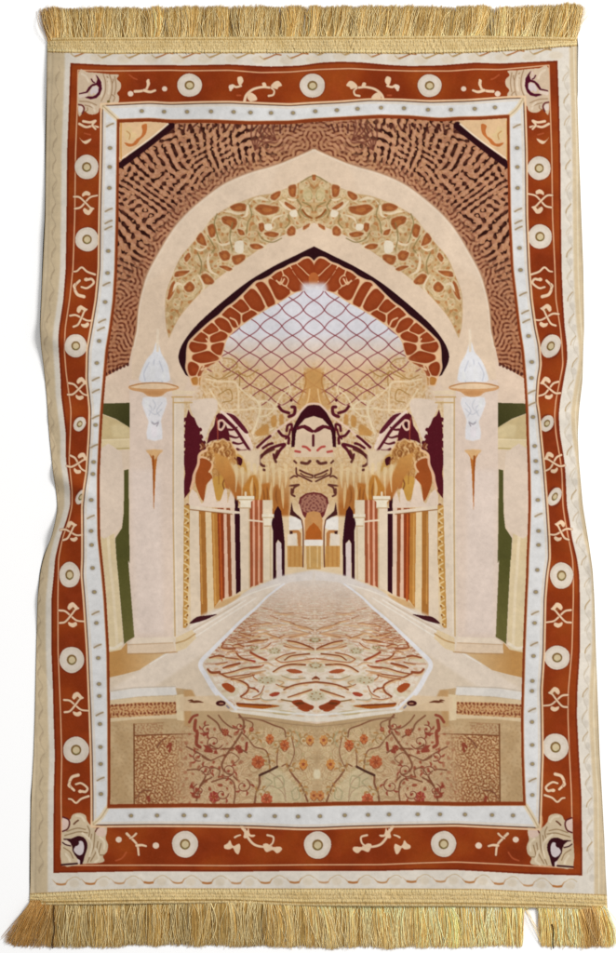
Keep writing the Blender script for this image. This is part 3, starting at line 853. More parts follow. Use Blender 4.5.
# central dark arch
arch_c = np.vstack([q2("318 826 322 700 352 630 392 560 430 508 490 498"), mir(q2("318 826 322 700 352 630 392 560 430 508"))[::-1],
                    mir(q2("344 822 352 720 372 664 424 606 490 586"))[:4], q2("344 822 352 720 372 664 424 606 490 586")[::-1]])
poly(q2("344 822 352 720 372 664 424 606 490 586 495 900 340 900"), (230, 204, 178), both=True)
poly(np.vstack([q2("318 826 322 700 352 630 392 560 430 508 490 498 494 498 494 586 490 586 424 606 372 664 352 720 344 822")]), (62, 18, 28), both=True)
stroke(q2("60 860 180 720 280 640 360 580 440 500 490 490"), 2., (238, 206, 186), both=True)
for t, w in (("222 512 250 545 300 562", 3.), ("322 516 345 520 340 570 300 590", 3.2), ("220 702 250 736 296 750 296 796", 2.8), ("282 700 290 660 320 650 320 690", 2.6),
             ("276 760 300 730 310 690", 2), ("55 826 120 768 156 740", 2.6), ("100 832 140 806 172 796", 2.6), ("70 916 140 846 220 812 268 806 230 850 200 906", 3.),
             ("180 880 186 912", 2), ("366 680 410 668 450 690 480 702", 3.2), ("480 702 460 680 420 660", 2), ("316 462 318 466", 2.6)):
    stroke(q2(t), w, (92, 28, 40), both=True)
stroke(q2("487 735 487 812"), 2.6, (90, 30, 40))
for t in ("520 850 548 826 574 820", "350 856 384 862"):
    stroke(q2(t), 2.4, (190, 84, 76), both=True)
for t, w in (("70 90 78 52 140 12 180 -6", 3.), ("68 92 96 120 126 124", 2.6), ("105 152 112 154", 2.6), ("212 8 190 60 200 92", 2.6), ("340 84 356 100", 2), ("356 140 360 186 400 206 474 242", 1.7),
             ("384 156 430 178 482 196", 1.9), ("396 98 440 104 462 86", 3), ("482 196 478 214 420 200 390 180", 1.3), ("308 220 340 200 362 206", 1.8), ("300 276 340 272 376 268 340 290 330 330", 2.), ("320 300 320 340 344 356", 2)):
    stroke(q4(t), w, (88, 40, 36), both=True, a=.9)
# gilded canopies of the near arch
GO = (199, 146, 82)
poly(q3("150 38 200 0 250 -62 330 -84 400 -44 432 20 432 122 396 150 386 182 380 282 342 300 310 380 276 382 256 232 240 122 180 62"), (204, 152, 92), both=True)
gp = q3("150 38 200 0 250 -62 330 -84 400 -44 432 20 432 122 396 150 386 182 380 282 342 300 310 380 276 382 256 232 240 122 180 62")
GM = fullmask(gp, both=True) * PM
ink(GM * np.clip(n4 * .5, 0, .6), (184, 126, 66))
ink(GM * line_of(n4, 0., 1.0) * .35, (134, 78, 38))
ink(GM * line_of(n4, .9, .9) * .35, (236, 198, 148))
for k in range(16):
    x = 170 + (k % 6) * 42 + (k // 6) * 14; y = -50 + (k // 6) * 60 + 14 * math.sin(k * 2.1)
    stroke(q3(f"{x} {y} {x+14} {y+18} {x+4} {y+40}"), 2., (150, 92, 48), both=True, a=.7)
    stroke(q3(f"{x-14} {y+8} {x-4} {y+26} {x-12} {y+42}"), 1.5, (228, 184, 132), both=True, a=.7)
poly(q3("160 64 214 74 246 120 230 172 250 214 202 270 180 396 132 300 118 230 130 150"), (164, 82, 38), both=True, sm=3)
stroke(q3("205 0 150 36 140 110 108 190 100 240 84 300"), 2.6, (234, 188, 156), both=True)
stroke(q3("150 50 210 66 248 100 244 140 226 168"), 2., (232, 190, 150), both=True)
poly(q3("256 216 300 200 330 180 376 212 350 292 322 372 286 386 264 300"), (204, 154, 76), both=True, sm=3)
poly(q3("330 180 366 190 386 240 376 300 352 292"), (184, 112, 60), both=True)
stroke(q3("292 -20 296 120 300 260"), 1.4, (160, 104, 50), both=True, a=.6)
DK = (54, 18, 28)
poly(q3("390 158 430 190 442 230 492 240 502 310 470 336 452 344 446 476 424 476 420 334 388 292"), DK, both=True)
poly(q3("430 20 470 40 500 100 520 160 560 240 600 330 610 400 560 380 520 300 470 250 440 200"), (206, 160, 92), both=True, soft=.6)
poly(q3("440 20 500 60 540 160 590 180 616 100 616 0 460 0"), (230, 206, 178), both=True, soft=1)
poly(q3("440 50 480 70 470 120 440 100"), (74, 24, 32), both=True, sm=3)
# cream flames above the rail
poly(q3("70 350 92 300 128 330 164 412 182 402 212 262 244 218 266 330 282 402 312 392 344 290 362 310 366 412 394 300 416 342 422 446 70 436"), (236, 214, 198), both=True)
# pale scalloped rims on the gilded canopies
for t in ("150 40 170 10 196 4 214 -24 244 -34 262 -62 296 -64 330 -84 362 -66 390 -60 408 -24 430 0 436 30", "250 100 262 60 290 40 300 0 330 -20", "384 180 372 150 384 120 366 90 376 60", "330 180 336 140 320 110 330 70"):
    stroke(q3(t), 1.6, (236, 198, 150), both=True, a=.8)
for t in ("300 60 320 40 340 60 330 90 310 90 300 60", "350 20 366 4 384 20 374 44 356 44 350 20", "262 0 276 -16 292 0 284 22 268 22 262 0", "214 60 226 46 240 62 232 82"):
    stroke(q3(t), 1.3, (140, 82, 42), both=True, a=.75)
for t in ("404 150 420 120 440 132", "420 60 446 90 440 130 470 160 480 200 510 220 530 270", "340 300 330 260 344 220"):
    stroke(q3(t), 1.5, (120, 62, 36), both=True, a=.7)
# drips between the arches
poly(P("230 462 250 474 290 476 289 516 262 516 240 504 226 480"), (222, 192, 146), both=True, soft=1.5, c2=(180, 110, 52), grad=(260, 468, 260, 506))
poly(P("214 452 228 458 240 486 246 500 236 500 226 482 216 468"), (206, 150, 84), both=True, soft=1.2, c2=(176, 104, 48), grad=(225, 455, 232, 500))
for k in range(9):
    x = 236 + k * 6.2
    stroke(np.array([[x, 466 + 3 * math.sin(k * 2.)], [x + .5, 480], [x - .4, 492 + 5 * math.sin(k * 1.3)]]), 3.2, (232, 206, 164), both=True, a=.8, taper=(1.2, .2))
for t, c in (("-60 300 0 200 40 190 70 260 66 400 40 480 -10 480", (190, 126, 54)), ("60 420 90 262 150 250 170 410 110 450", (186, 116, 52)), ("150 480 180 290 210 262 240 320 250 440 200 490", (176, 110, 54)), ("80 400 160 390 160 490 84 510", (138, 64, 36)), ("24 380 84 390 76 490 24 490", (172, 92, 44)), ("-50 380 0 380 0 460 -40 440", (150, 84, 44))):
    poly(q4(t), c, both=True, soft=1.0, a=.95)
for t in ("66 210 80 300 70 400", "166 250 160 340 176 450", "246 250 250 330 256 450", "20 210 10 300 20 380"):
    stroke(q4(t), 3., (228, 194, 144), both=True, a=.85, taper='leaf')
for t in ("100 300 110 360 104 420", "206 290 200 360 214 420", "30 250 40 320 34 390", "130 280 136 340 134 400", "-30 330 -20 400 -30 440"):
    stroke(q4(t), 1.8, (142, 82, 38), both=True, a=.7, taper='leaf')
for t in ("110 420 124 440 150 436", "90 470 110 480 130 470"):
    stroke(q4(t), 3, (84, 28, 34), both=True)
poly(q4("84 440 110 430 150 450 150 520 100 500"), (74, 26, 32), both=True, sm=3)
# striped doors: x at top, x at bottom, colour, bottom y
def stripe(x0, x1, b0, b1, yt, yb0, yb1, c):
    poly(np.array([[x0, yt], [x1, yt], [b1, yb1], [b0, yb0]]), c, both=True)
xa = lambda v: 180 + v / 7.7
for (a, b, c, d, yb0, yb1, colr) in ((72, 145, 84, 160, 622, 617, (234, 214, 192)), (145, 194, 160, 212, 617, 615, (176, 116, 56)), (194, 240, 212, 262, 615, 608, (236, 210, 172)),
                                 (240, 286, 262, 305, 608, 600, (192, 130, 62)), (286, 335, 305, 345, 600, 598, (150, 66, 34)), (335, 357, 345, 374, 598, 597, (236, 196, 172)),
                                 (357, 386, 374, 400, 597, 596, (152, 82, 48)), (386, 420, 400, 432, 596, 594, (236, 208, 186)), (420, 460, 432, 468, 594, 591, DK),
                                 (460, 532, 468, 540, 591, 588, (234, 214, 192)), (536, 560, 540, 560, 588, 586, (166, 84, 52)), (560, 578, 560, 578, 586, 586, (232, 170, 140)), (578, 600, 578, 600, 586, 585, (170, 90, 56))):
    stripe(xa(a), xa(b), xa(c), xa(d), 508, yb0, yb1, colr)
for a, b, c in ((150, 158, (206, 152, 84)), (250, 262, (216, 160, 90)), (300, 312, (196, 96, 44))):
    stripe(xa(a), xa(b), xa(a + 16), xa(b + 18), 514, 604, 604, c)
xb = lambda v: 250 + v / 7.7
for (a, b, yb, c) in ((0, 20, 586, (166, 86, 54)), (20, 36, 585, (232, 176, 148)), (36, 60, 585, (172, 92, 58)), (60, 74, 584, (230, 170, 140)), (74, 98, 583, (164, 88, 56)), (98, 172, 580, (234, 216, 192))):
    stripe(xb(a), xb(b), xb(a + 4), xb(b + 3), 500, yb, yb, c)
poly(q4("176 520 190 470 215 430 240 470 254 570 266 700 268 985 245 970 242 720 216 690 200 720 202 1000 178 1000 176 620 164 570"), DK, both=True)
poly(q4("202 724 218 698 242 724 246 975 206 985"), (226, 208, 206), both=True)
# capitals, shafts, rails
for (cx, w, yt, yb) in ((xa(505), 8.6, 496, 588), (xb(138), 6, 514, 580)):
    poly(np.array([[cx - w, yt], [cx + w, yt], [cx + w, yt + 3], [cx + w * .62, yt + 6], [cx + w * .62, yt + 12], [cx - w * .62, yt + 12], [cx - w * .62, yt + 6], [cx - w, yt + 3]]), (242, 230, 210), both=True)
    stroke(np.array([[cx - w * .6, yt + 12], [cx + w * .6, yt + 12]]), 1., (196, 160, 122), both=True, sm=0)
    stroke(np.array([[cx - w, yt + 3.6], [cx + w, yt + 3.6]]), .8, (190, 158, 116), both=True, sm=0)
    stroke(np.array([[cx + w * .4, yt + 12], [cx + w * .45, yb]]), 1.6, (212, 186, 150), both=True, sm=0, a=.8)
    stroke(np.array([[cx, yt - 3.5], [cx, yt]]), 2, (238, 220, 196), both=True, sm=0)
poly(q3("60 424 180 440 400 466 460 474 460 490 400 492 60 456"), (238, 220, 200), both=True)
stroke(q3("70 458 180 470 400 494"), 1.1, (150, 100, 60), both=True, a=.8)
ell(xa(58), 506, 2, 2.4, (120, 60, 46), both=True)
stroke(q3("530 542 600 546"), 1.6, (240, 220, 198), both=True)
stroke(q4("0 540 100 552"), 1.6, (240, 220, 198), both=True)
# vine strip at the near jamb
poly(P("183.6 505 189.6 505 189.4 560 187 628 182 628"), (200, 150, 80), both=True)
for k in range(13):
    y = 508 + k * 9.2
    stroke(np.array([[184.4, y], [188.6, y + 3], [185, y + 6.4]]), 1.5, (236, 208, 160), both=True)
    ell(187.4 + .6 * math.sin(k * 2.), y + 6, .9, 1.2, (146, 94, 44), both=True)
# niche
poly(q4("372 420 384 366 430 334 490 324 494 324 494 520 420 520 400 490"), (112, 46, 46), both=True)
poly(q4("386 420 396 374 436 346 490 338 494 338 494 500 430 480 402 470"), (172, 118, 100), both=True)
nz = bandnoise(H * S, 330 * S, 3.2 * S, .3, 41)
ink(fullmask(q4("386 420 396 374 436 346 490 338 494 338 494 480 430 480 402 470"), both=True) * np.clip(symfield(nz) - .2, 0, .7), (104, 50, 50))
poly(q4("414 700 414 560 440 482 490 470 494 470 494 700"), (202, 146, 92), both=True)
poly(q4("428 690 432 628 456 590 490 560 494 560 494 690"), (182, 98, 40), both=True)
stroke(q4("414 700 416 560 400 500 376 420"), 1.6, (238, 206, 176), both=True)
stroke(q4("408 900 410 640 398 540"), 1.2, (110, 60, 40), both=True)
poly(q4("418 692 494 690 494 736 420 740"), (240, 232, 226), both=True)
poly(q4("432 740 494 738 494 920 436 920"), (200, 158, 98), both=True)
stroke(q4("460 740 462 900"), 1.2, (222, 190, 140), both=True, sm=0)
stroke(q4("422 740 424 900"), 1.6, (228, 196, 150), both=True, sm=0)
poly(q4("300 512 352 516 392 540 404 600 372 616 300 616"), (238, 232, 228), both=True)
poly(q4("306 500 320 400 334 470 392 524 400 545 350 516"), (74, 34, 34), both=True)
poly(q4("304 618 372 616 392 640 392 740 370 740 362 640 330 640 320 660"), (190, 128, 76), both=True)
poly(q4("304 622 330 626 328 654 308 656"), (70, 36, 34), both=True)
poly(q4("290 650 360 644 360 735 290 735"), (236, 222, 208), both=True)
poly(q4("286 740 400 740 404 900 290 900"), (204, 152, 88), both=True)
for x in (310, 345, 380):
    stroke(q4(f"{x} 745 {x} 890"), 1.6, (186, 128, 66), both=True, sm=0, a=.6)

# floor -----------------------------------------------------------------------------
floor = np.vstack([P("313.8 570 296 573 280 577 264 583 248 590 238 597 222 606 205 616 190 624 176 636 150 645 100 655 100 692 180 694 232 712 280 718 316 722")])
fl_id = pp('hall_floor')
poly(floor, (222, 204, 185), both=True, pid=fl_id)
poly(P("313.8 570 280 576 250 590 218 612 205 622 214 640 268 590 313.8 590"), (226, 216, 212), both=True, soft=1.5)
poly(P("200 616 260 588 276 586 246 612 206 652 150 690 110 690 170 650"), (232, 216, 202), both=True, soft=2)
for t in ("190 627 220 610 250 594 280 584", "178 640 214 620 246 600", "150 664 190 640 224 618 256 598"):
    stroke(P(t), 1.2, (246, 238, 230), both=True, a=.8)
stroke(P("186 634 216 616 240 602"), 1., (200, 178, 156), both=True, a=.7)
poly(q5("72 412 128 362 206 350 285 340 246 360 200 382 130 404"), (70, 28, 34), both=True, sm=3)
poly(q5("262 300 300 250 400 210 470 185 440 220 340 280"), (216, 176, 128), both=True, sm=2, soft=.4)
# medallion carpet in perspective
ca_id = pp('hall_carpet')
car = P("313.8 580 290 582 274 590 262 602 240 622 224 640 204 663 214 680 232 708 272 713 316 719")
poly(car, (232, 220, 206), both=True, pid=ca_id)
CMk = fullmask(car, both=True) * PM
yh = 552.
dyf = np.maximum(hy - yh, 12)
uu = ux / dyf
ww = 330. / dyf
N = 1024
def fold(n, su, sw):
    return n[(ww * sw).astype(int) % N, (uu * su).astype(int) % N]
def fold(n, k):
    a_, b_ = (ww * k) % N, (uu * k) % N
    i, j = a_.astype(int), b_.astype(int); fa, fb = a_ - i, b_ - j
    i2, j2 = (i + 1) % N, (j + 1) % N; i %= N; j %= N
    return (n[i, j] * (1 - fa) * (1 - fb) + n[i2, j] * fa * (1 - fb) + n[i, j2] * (1 - fa) * fb + n[i2, j2] * fa * fb).astype(np.float32)
f1 = bandnoise(N, N, 80, .28, 51); f2 = bandnoise(N, N, 46, .3, 52); f3 = bandnoise(N, N, 120, .3, 53)
c1 = fold(f1, 330.); c2 = fold(f2, 420.); c3 = fold(f3, 420.)
depth = np.clip((hy - 580) / 60, 0, 1)
lat = (np.cos(2 * np.pi * (uu + .035 * c3) / .632) + np.cos(2 * np.pi * (ww - 2.34 + .03 * c2) / .505)).astype(np.float32)
al = np.abs(lat)
ink(CMk * np.clip(c3 * .4, 0, .5), (240, 228, 214))
ink(CMk * np.clip((al - 1.3) * 3, 0, .6) * depth, (208, 192, 160))
ink(CMk * np.clip(c2 - .8, 0, .7) * depth * np.clip(1.5 - al, 0, 1), (216, 184, 148))
sidef = np.clip((ux - 50) / 14, .4, 1)
for lv, w_, c_, a_ in ((.0, 2.2, (234, 200, 170), .6), (.0, .9, (146, 80, 50), .85), (.75, .8, (170, 104, 72), .7), (1.3, .8, (168, 136, 100), .6)):
    ink(CMk * line_of(al if lv else lat, lv, w_) * np.clip(np.abs(c2 + .2) * 2., 0, 1) * a_ * (.3 + .6 * depth) * sidef * np.clip((665 - hy) / 30, .25, 1), c_)
for lv, w_, c_, a_ in ((.1, 1.8, (234, 202, 174), .6), (.1, 1., (150, 82, 52), .85), (1.0, .8, (166, 98, 66), .75), (-.9, .7, (184, 134, 100), .6)):
    ink(CMk * line_of(c1, lv, w_) * a_ * (.25 + .75 * depth) * np.clip(np.abs(c3) * 2.2, .2, 1) * sidef * np.clip((675 - hy) / 30, .3, 1), c_)
ink(CMk * np.clip(1 - (hy - 575) / 38, 0, 1) * .7, (224, 214, 210))
q7 = lambda t: Z(240, 640, 7.7, t)
q8 = lambda t: Z(180, 650, 7.7, t)
BR = (158, 78, 46)
for t in (q7("225 420 270 400 305 405 290 425 240 432"), q7("355 230 400 228 480 250 430 258 380 248"), q8("335 130 400 115 450 105 430 125 370 142"), q8("320 265 370 255 425 295 400 330 350 305"),
          q7("400 480 450 460 490 475 560 510 545 525 500 520 440 500"), q7("440 520 500 530 540 545 500 552 460 535")):
    poly(t, (168, 78, 40), both=True, sm=3)
poly(q8("432 408 520 412 616 415 700 420 770 432 700 445 616 455 500 455 455 440"), (176, 98, 40), both=True, sm=3)
stroke(q8("440 412 560 420 700 428"), 1.6, (126, 58, 32), both=True)
poly(q7("250 556 330 548 430 560 350 570 290 570"), (196, 170, 122), both=True, sm=3)
qd = lambda t: Z(196, 600, 5.13, t)
DB = (150, 80, 50)
for t, w in (("270 140 300 125 330 120", 1), ("380 80 420 95", 1), ("310 130 360 118 390 122", 1), ("280 160 330 150", 1), ("220 165 260 178 330 190", 1.4), ("350 165 400 190", 1.4), ("190 232 215 228 245 238", 1.8), ("270 216 310 205 348 210", 2.2),
             ("140 225 132 243 165 250 200 250", 2.6), ("70 296 110 286 142 290", 2.8), ("150 295 190 300 240 305", 1.8), ("205 268 220 288 245 302 302 316", 2.6), ("280 265 310 285 362 308", 2.6), ("140 348 170 337 224 325", 3), ("60 356 80 372 120 370", 3.6),
             ("120 380 180 370 250 350 332 340", 1.9), ("120 375 160 395 230 415 268 440 262 470 230 495", 2.6), ("160 397 240 385 332 372", 1.7), ("180 408 260 394 300 384", 1.3), ("265 450 302 452", 1.8), ("470 210 520 218 584 240", 2.4), ("450 235 500 245 584 250", 1.5),
             ("480 190 530 180 584 168", 1.8), ("500 120 540 140 584 147", 1.5), ("410 432 450 446 500 442", 1.3), ("200 200 240 195 280 200", 1.2), ("380 195 430 190 452 180", 1.5), ("330 250 360 240 384 220", 1.2), ("400 60 450 70 500 66", .8), ("340 40 390 52", .8), ("430 100 470 108 500 120", 1),
             ("540 90 580 96", .9), ("160 270 190 262 215 262", 1.2), ("330 420 300 400 290 380", 1.1), ("100 330 130 325 160 318", 1.4), ("290 500 330 480 350 440", 1.2), ("230 500 280 510 330 505", 1.1)):
    p_ = qd(t)
    stroke(p_ + np.array([0, 1.]), w + .5, (222, 178, 128), both=True, a=.7, taper='leaf')
    stroke(p_, w * .85, DB, both=True, taper=(.7, .9), a=.6 + .4 * min(1, (p_[:, 1].mean() - 600) / 60))
qc = lambda t: Z(250, 620, 4.74, t)
for t, rx, ry in (("310 215", 8, 3.6), ("76 285", 9, 4), ("116 146", 7, 3.4), ("310 360", 8, 5), ("310 95", 7.4, 2.6), ("20 130", 5, 2)):
    c0 = qc(t)[0]
    if c0[0] > 313: c0[0] = axis(c0[1])
    ell(c0[0], c0[1], rx, ry, (202, 190, 162), .95, both=c0[0] < 312, jit=.06)
    for k in range(11):
        a_ = k * .9 + c0[0]
        ell(c0[0] + rx * .65 * math.cos(a_), c0[1] + ry * .65 * math.sin(a_), 1.1, .6, (160, 136, 96) if k % 3 else (166, 104, 66), .8, both=True)
PK = (236, 200, 170)
for t, w, c_ in (("190 18 230 25 270 35 302 50", 1.2, (172, 126, 96)), ("70 60 110 75 142 86", 1.3, (172, 120, 84)), ("150 76 200 68 280 62", 1.2, (196, 150, 124)), ("180 98 220 105 260 118 302 136", 2., (142, 74, 44)),
                 ("160 110 220 130 304 142", 1.3, (190, 142, 108)), ("0 106 40 99 84 92", 1.8, (160, 96, 58)), ("0 88 50 64 92 56", 1.3, (196, 160, 124)), ("0 155 30 170 72 190", 2.2, (162, 76, 48)), ("0 190 20 196", 2.4, (168, 66, 52)),
                 ("120 186 160 166 214 155", 1.5, (158, 92, 58)), ("164 190 190 172 230 165 282 160", 2., (142, 78, 46)), ("120 186 150 200 200 196 260 188 306 182", 1.5, (172, 104, 72)), ("110 245 150 221 200 210 262 212", 2.3, (142, 76, 42)),
                 ("0 230 40 225 64 214", 1.6, (172, 100, 66)), ("0 252 30 246 74 240", 1.2, (190, 150, 116)), ("150 264 200 280 262 275", 1.5, (166, 148, 120)), ("160 330 200 311 250 300 312 294", 2.3, (146, 80, 48)), ("296 280 310 270 316 276", 2.4, (130, 66, 42)),
                 ("180 366 230 350 292 330", 2., (150, 82, 46)), ("62 346 50 364 70 379 124 376", 1.2, (170, 160, 140)), ("138 310 168 318", 1.4, (150, 110, 70)), ("148 378 200 386", 1.8, (142, 104, 62)), ("248 464 280 474 312 476", 1.6, (166, 110, 70)),
                 ("220 205 260 195 306 200", 1., (206, 172, 138)), ("0 60 40 45 80 40", 1., (200, 178, 156)), ("90 30 140 20 180 22", 1., (196, 172, 150)), ("200 45 240 52 290 64", 1.1, (186, 148, 120)), ("40 205 80 200 110 215", 1.2, (190, 150, 120)), ("0 320 30 330 40 340", 2., (150, 70, 44)), ("130 285 160 295 140 310", 1.2, (180, 150, 116))):
    p_ = qc(t)
    stroke(p_ + np.array([0, 1.]), w + .7, (226, 184, 138), both=True, a=.65, taper='leaf')
    stroke(p_, w * .8, c_, both=True, taper=(.75, 1))
for t, c_ in (("175 235 210 232 250 246 215 252 180 243", (172, 88, 54)), ("95 356 120 346 142 345 130 358 105 363", (168, 72, 54)), ("196 388 240 377 262 394 302 408 290 427 240 420", (150, 66, 36)), ("210 395 240 388 260 396 230 402", (112, 56, 30)),
              ("104 440 150 428 222 440 160 453", (200, 180, 140))):
    poly(qc(t), c_, both=True, sm=3)
WB = (232, 230, 236)
edge = P("284 584 268 596 256 608 240 622 226 636 212 650 200.5 663.5 206 676 216 692 228 704 234 710")
stroke(edge, 4.6, WB, both=True, taper=(.35, 1.35))
stroke(P("232 712 260 714.5 290 718 316 720"), 4.2, (236, 226, 214), both=True)
stroke(P("236 707.5 262 710 290 713 316 715"), 2, (240, 238, 238), both=True, a=.8)

# side walls, windows, columns, lamps --------------------------------------------------
w2 = lambda t: Z(30, 330, 3.85, t)
w3 = lambda t: Z(30, 560, 3.85, t)
wa_id = two('window_bay')
poly(w2("250 283 384 280 384 924 250 924"), (228, 206, 186), both=True, pid=wa_id)
poly(w3("250 0 400 0 402 320 300 360 250 360"), (228, 206, 186), both=True, pid=wa_id)
poly(w2("250 284 384 280 384 376 330 342 250 312"), (82, 78, 44), both=True, c2=(66, 64, 34), grad=(105, 403, 130, 420))
poly(w2("250 314 330 344 384 376 384 420 250 424"), (208, 186, 142), both=True)
poly(w2("310 370 350 360 382 380 382 415 320 412"), (222, 202, 160), both=True, soft=1.5)
poly(w2("250 424 384 420 384 460 250 466"), (228, 208, 170), both=True)
stroke(w2("250 460 384 455"), 1.2, (190, 168, 116), both=True)
stroke(w2("250 424 384 420"), 1., (240, 222, 190), both=True)
poly(w2("362 540 380 536 381 760 386 930 336 930 328 802 354 762 361 700"), (86, 84, 44), both=True)
poly(w3("334 -2 380 -2 402 296 376 312 362 324 350 180"), (88, 86, 44), both=True, c2=(110, 104, 58), grad=(118, 560, 130, 640))
poly(w2("250 780 324 784 337 930 250 930"), (226, 204, 166), both=True)
poly(w3("250 0 334 0 358 300 350 344 290 358 250 358"), (228, 208, 172), both=True)
stroke(np.vstack([w2("300 790 310 924"), w3("318 100 330 250 336 335")]), 3, (240, 222, 194), both=True, a=.8)
poly(w2("252 470 352 470 356 700 350 750 322 784 252 780"), (230, 210, 194), both=True, sm=2)
stroke(w3("270 330 320 340 352 322"), 3, (240, 226, 206), both=True)
# floor shade painted on the print beside the column
poly(w3("290 358 350 345 372 318 382 358 522 358 470 390 420 424 360 440 290 456"), (196, 146, 88), both=True, c2=(222, 190, 148), grad=(118, 655, 165, 655))
co_id = two('column')
colm = np.vstack([P("129.6 380 172.6 380 172.8 636 176 640 176 652"), w3("375 360 375 325 402 298 378 0"), w2("384 900 383 600")])
poly(colm, (232, 211, 198), both=True, pid=co_id)
poly(P("131 470 160 470 164 634 136 634"), (236, 218, 210), both=True, soft=4, a=.8)
poly(w3("402 300 562 296 566 318 376 326"), (240, 222, 204), both=True, pid=co_id)
poly(w3("376 326 566 318 566 354 376 360"), (232, 208, 184), both=True, pid=co_id)
stroke(w3("376 326 566 318"), 1., (208, 178, 148), both=True)
stroke(w3("376 361 480 360 566 354"), 1.1, (190, 150, 108), both=True)
pi_id = two('pilaster')
poly(P("172.6 396 184 396 184 500 183 628 190 632 190 640 176 652 172.6 640"), (234, 216, 198), both=True, pid=pi_id)
stroke(P("173.2 398 173.2 520 175 636"), 1.2, (204, 170, 122), both=True, sm=0)
stroke(P("175.2 404 175 520 177 634"), 1., (242, 228, 212), both=True, sm=0)
poly(P("172 394.6 192 394.6 196 391 172 390"), (236, 214, 186), both=True)
stroke(P("172 397 192 397"), 1.5, (206, 170, 118), both=True, sm=0)
stroke(P("173 402.6 192 402.6"), 1.3, (208, 174, 124), both=True, sm=0)
poly(w3("560 300 600 280 625 268 640 300 600 340 562 354"), (232, 208, 172), both=True)
stroke(w3("562 320 600 308 636 284"), 1.4, (196, 158, 110), both=True)
# glass lamp on a bracket
la_id = two('lamp')
g1 = lambda t: Z(110, 330, 7.7, t)
poly(g1("240 400 236 330 280 230 330 170 352 100 372 100 396 180 440 260 456 330 446 400"), (234, 234, 242), both=True, pid=la_id, sm=3, soft=.8)
stroke(g1("368 0 366 90 366 160"), 2.6, (238, 220, 200), both=True, a=.9)
for t in ("270 390 262 330 300 250", "330 400 328 320 340 230", "400 400 410 330 380 240"):
    stroke(g1(t), 1.4, (206, 208, 222), both=True, a=.8)
poly(g1("300 380 310 300 336 260 346 330 340 390"), (236, 236, 242), both=True, soft=.8)
poly(g1("396 390 404 330 424 300 430 380"), (238, 238, 242), both=True, soft=.6)
poly(g1("254 520 432 520 420 620 392 700 402 840 286 840 290 740 296 700 262 620"), (235, 233, 240), both=True, pid=la_id, sm=2, soft=.8)
for t in ("270 560 320 600 300 660", "400 560 360 620 380 660", "318 700 350 720 376 700", "300 620 350 650 400 610", "330 540 350 580 330 620"):
    stroke(g1(t), 1.2, (202, 204, 216), both=True, a=.7)
stroke(g1("322 712 342 726 372 712 360 740"), 1.3, (164, 156, 166), both=True, a=.8)
poly(g1("316 760 340 730 366 770 360 830 320 830"), (238, 232, 240), both=True, soft=.8)
poly(g1("262 540 296 540 300 600 276 600"), (238, 238, 242), both=True, soft=.6)
poly(g1("140 440 180 420 250 408 420 408 500 424 532 442 510 460 440 476 400 506 350 516 290 508 250 480 170 464"), (214, 162, 114), both=True, pid=la_id, sm=3)
poly(g1("150 436 250 412 420 412 520 440 440 452 250 452"), (238, 208, 176), both=True, sm=3)
stroke(g1("150 434 250 412 340 406 430 412 520 436"), 1.1, (188, 132, 84), both=True)
poly(g1("260 474 340 466 420 474 390 500 300 502"), (204, 148, 98), both=True, soft=.8)
poly(w2("452 466 505 466 490 490 484 540 476 705 472 540 468 495"), (190, 112, 48), both=True, pid=la_id)
poly(w2("446 462 512 462 495 480 480 500 466 484"), (226, 182, 132), both=True, sm=2, soft=.5)
stroke(w2("474 486 475 560 475.5 640"), 1.8, (158, 82, 34), both=True, taper=(1, .3))

# steps and lower dado -----------------------------------------------------------------
da_id = pp('lower_panel')
dado = np.vstack([w3("250 530 310 524 400 510 560 492 620 500 640 540"), P("200 700 232 712 262 716 290 720 317 724 317 812 90 812")])
poly(dado, (196, 166, 128), both=True, pid=da_id)
poly(w3("250 512 310 508 400 494 560 488 566 520 420 526 310 540 250 544"), (228, 222, 218), both=True, soft=.6)
stroke(w3("250 508 310 505 400 492 560 487"), 1., (204, 190, 176), both=True)
poly(w3("250 546 310 540 420 528 575 522 590 610 420 612 250 630"), (222, 198, 164), both=True)
pb = w3("250 562 310 558 420 548 562 546 562 594 420 602 250 612")
poly(pb, (208, 164, 118), both=True)
nd = symfield(bandnoise(H * S, 330 * S, 3.2 * S, .4, 61)); ne = symfield(bandnoise(H * S, 330 * S, 4.5 * S, .35, 62)); nf = symfield(lownoise(H * S, 330 * S, 14 * S, 63))
ink(fullmask(pb, both=True) * PM * np.clip(nd - .1, 0, .75), (148, 80, 48))
for k in range(17):
    x = 112 + k * 3.9
    for (yy_, e) in ((705.6, 0), (714.4, 1.6)):
        ell(x + e, yy_ - (x - 112) * .04, 1.1, 1.4, (120, 56, 36), .75, both=True)
poly(w3("562 520 596 516 600 620 566 616"), (228, 206, 172), both=True)
poly(w3("592 502 625 500 640 530 622 560 618 640 594 640"), (196, 156, 110), both=True, soft=1.2)
poly(q8("0 360 300 350 420 460 360 470 0 470"), (224, 198, 166), both=True, soft=.8, a=.9)
DM = fullmask(dado, both=True) * PM
low_m = DM * np.clip((hy - 720) / 6, 0, 1)
ink(low_m * np.clip(nf * .3, 0, .4), (178, 146, 106))
ink(low_m * np.clip(-nf * .3, 0, .4), (212, 186, 148))
ink(low_m * np.clip((ne - .3) * .35, 0, .3), (164, 130, 92))
nh_ = symfield(bandnoise(H * S, 330 * S, 7.5 * S, .35, 66))
side = np.vstack([P("134 735 196 733 196 812 134 812")])
SMk = fullmask(side, both=True) * PM
side_w = SMk * np.clip((200 - (ax_full - ux)) / 30, 0, 1)
ink(side_w * .5, (206, 162, 114))
ink(side_w * line_of(nh_, .2, 1.1) * .7, (126, 66, 40))
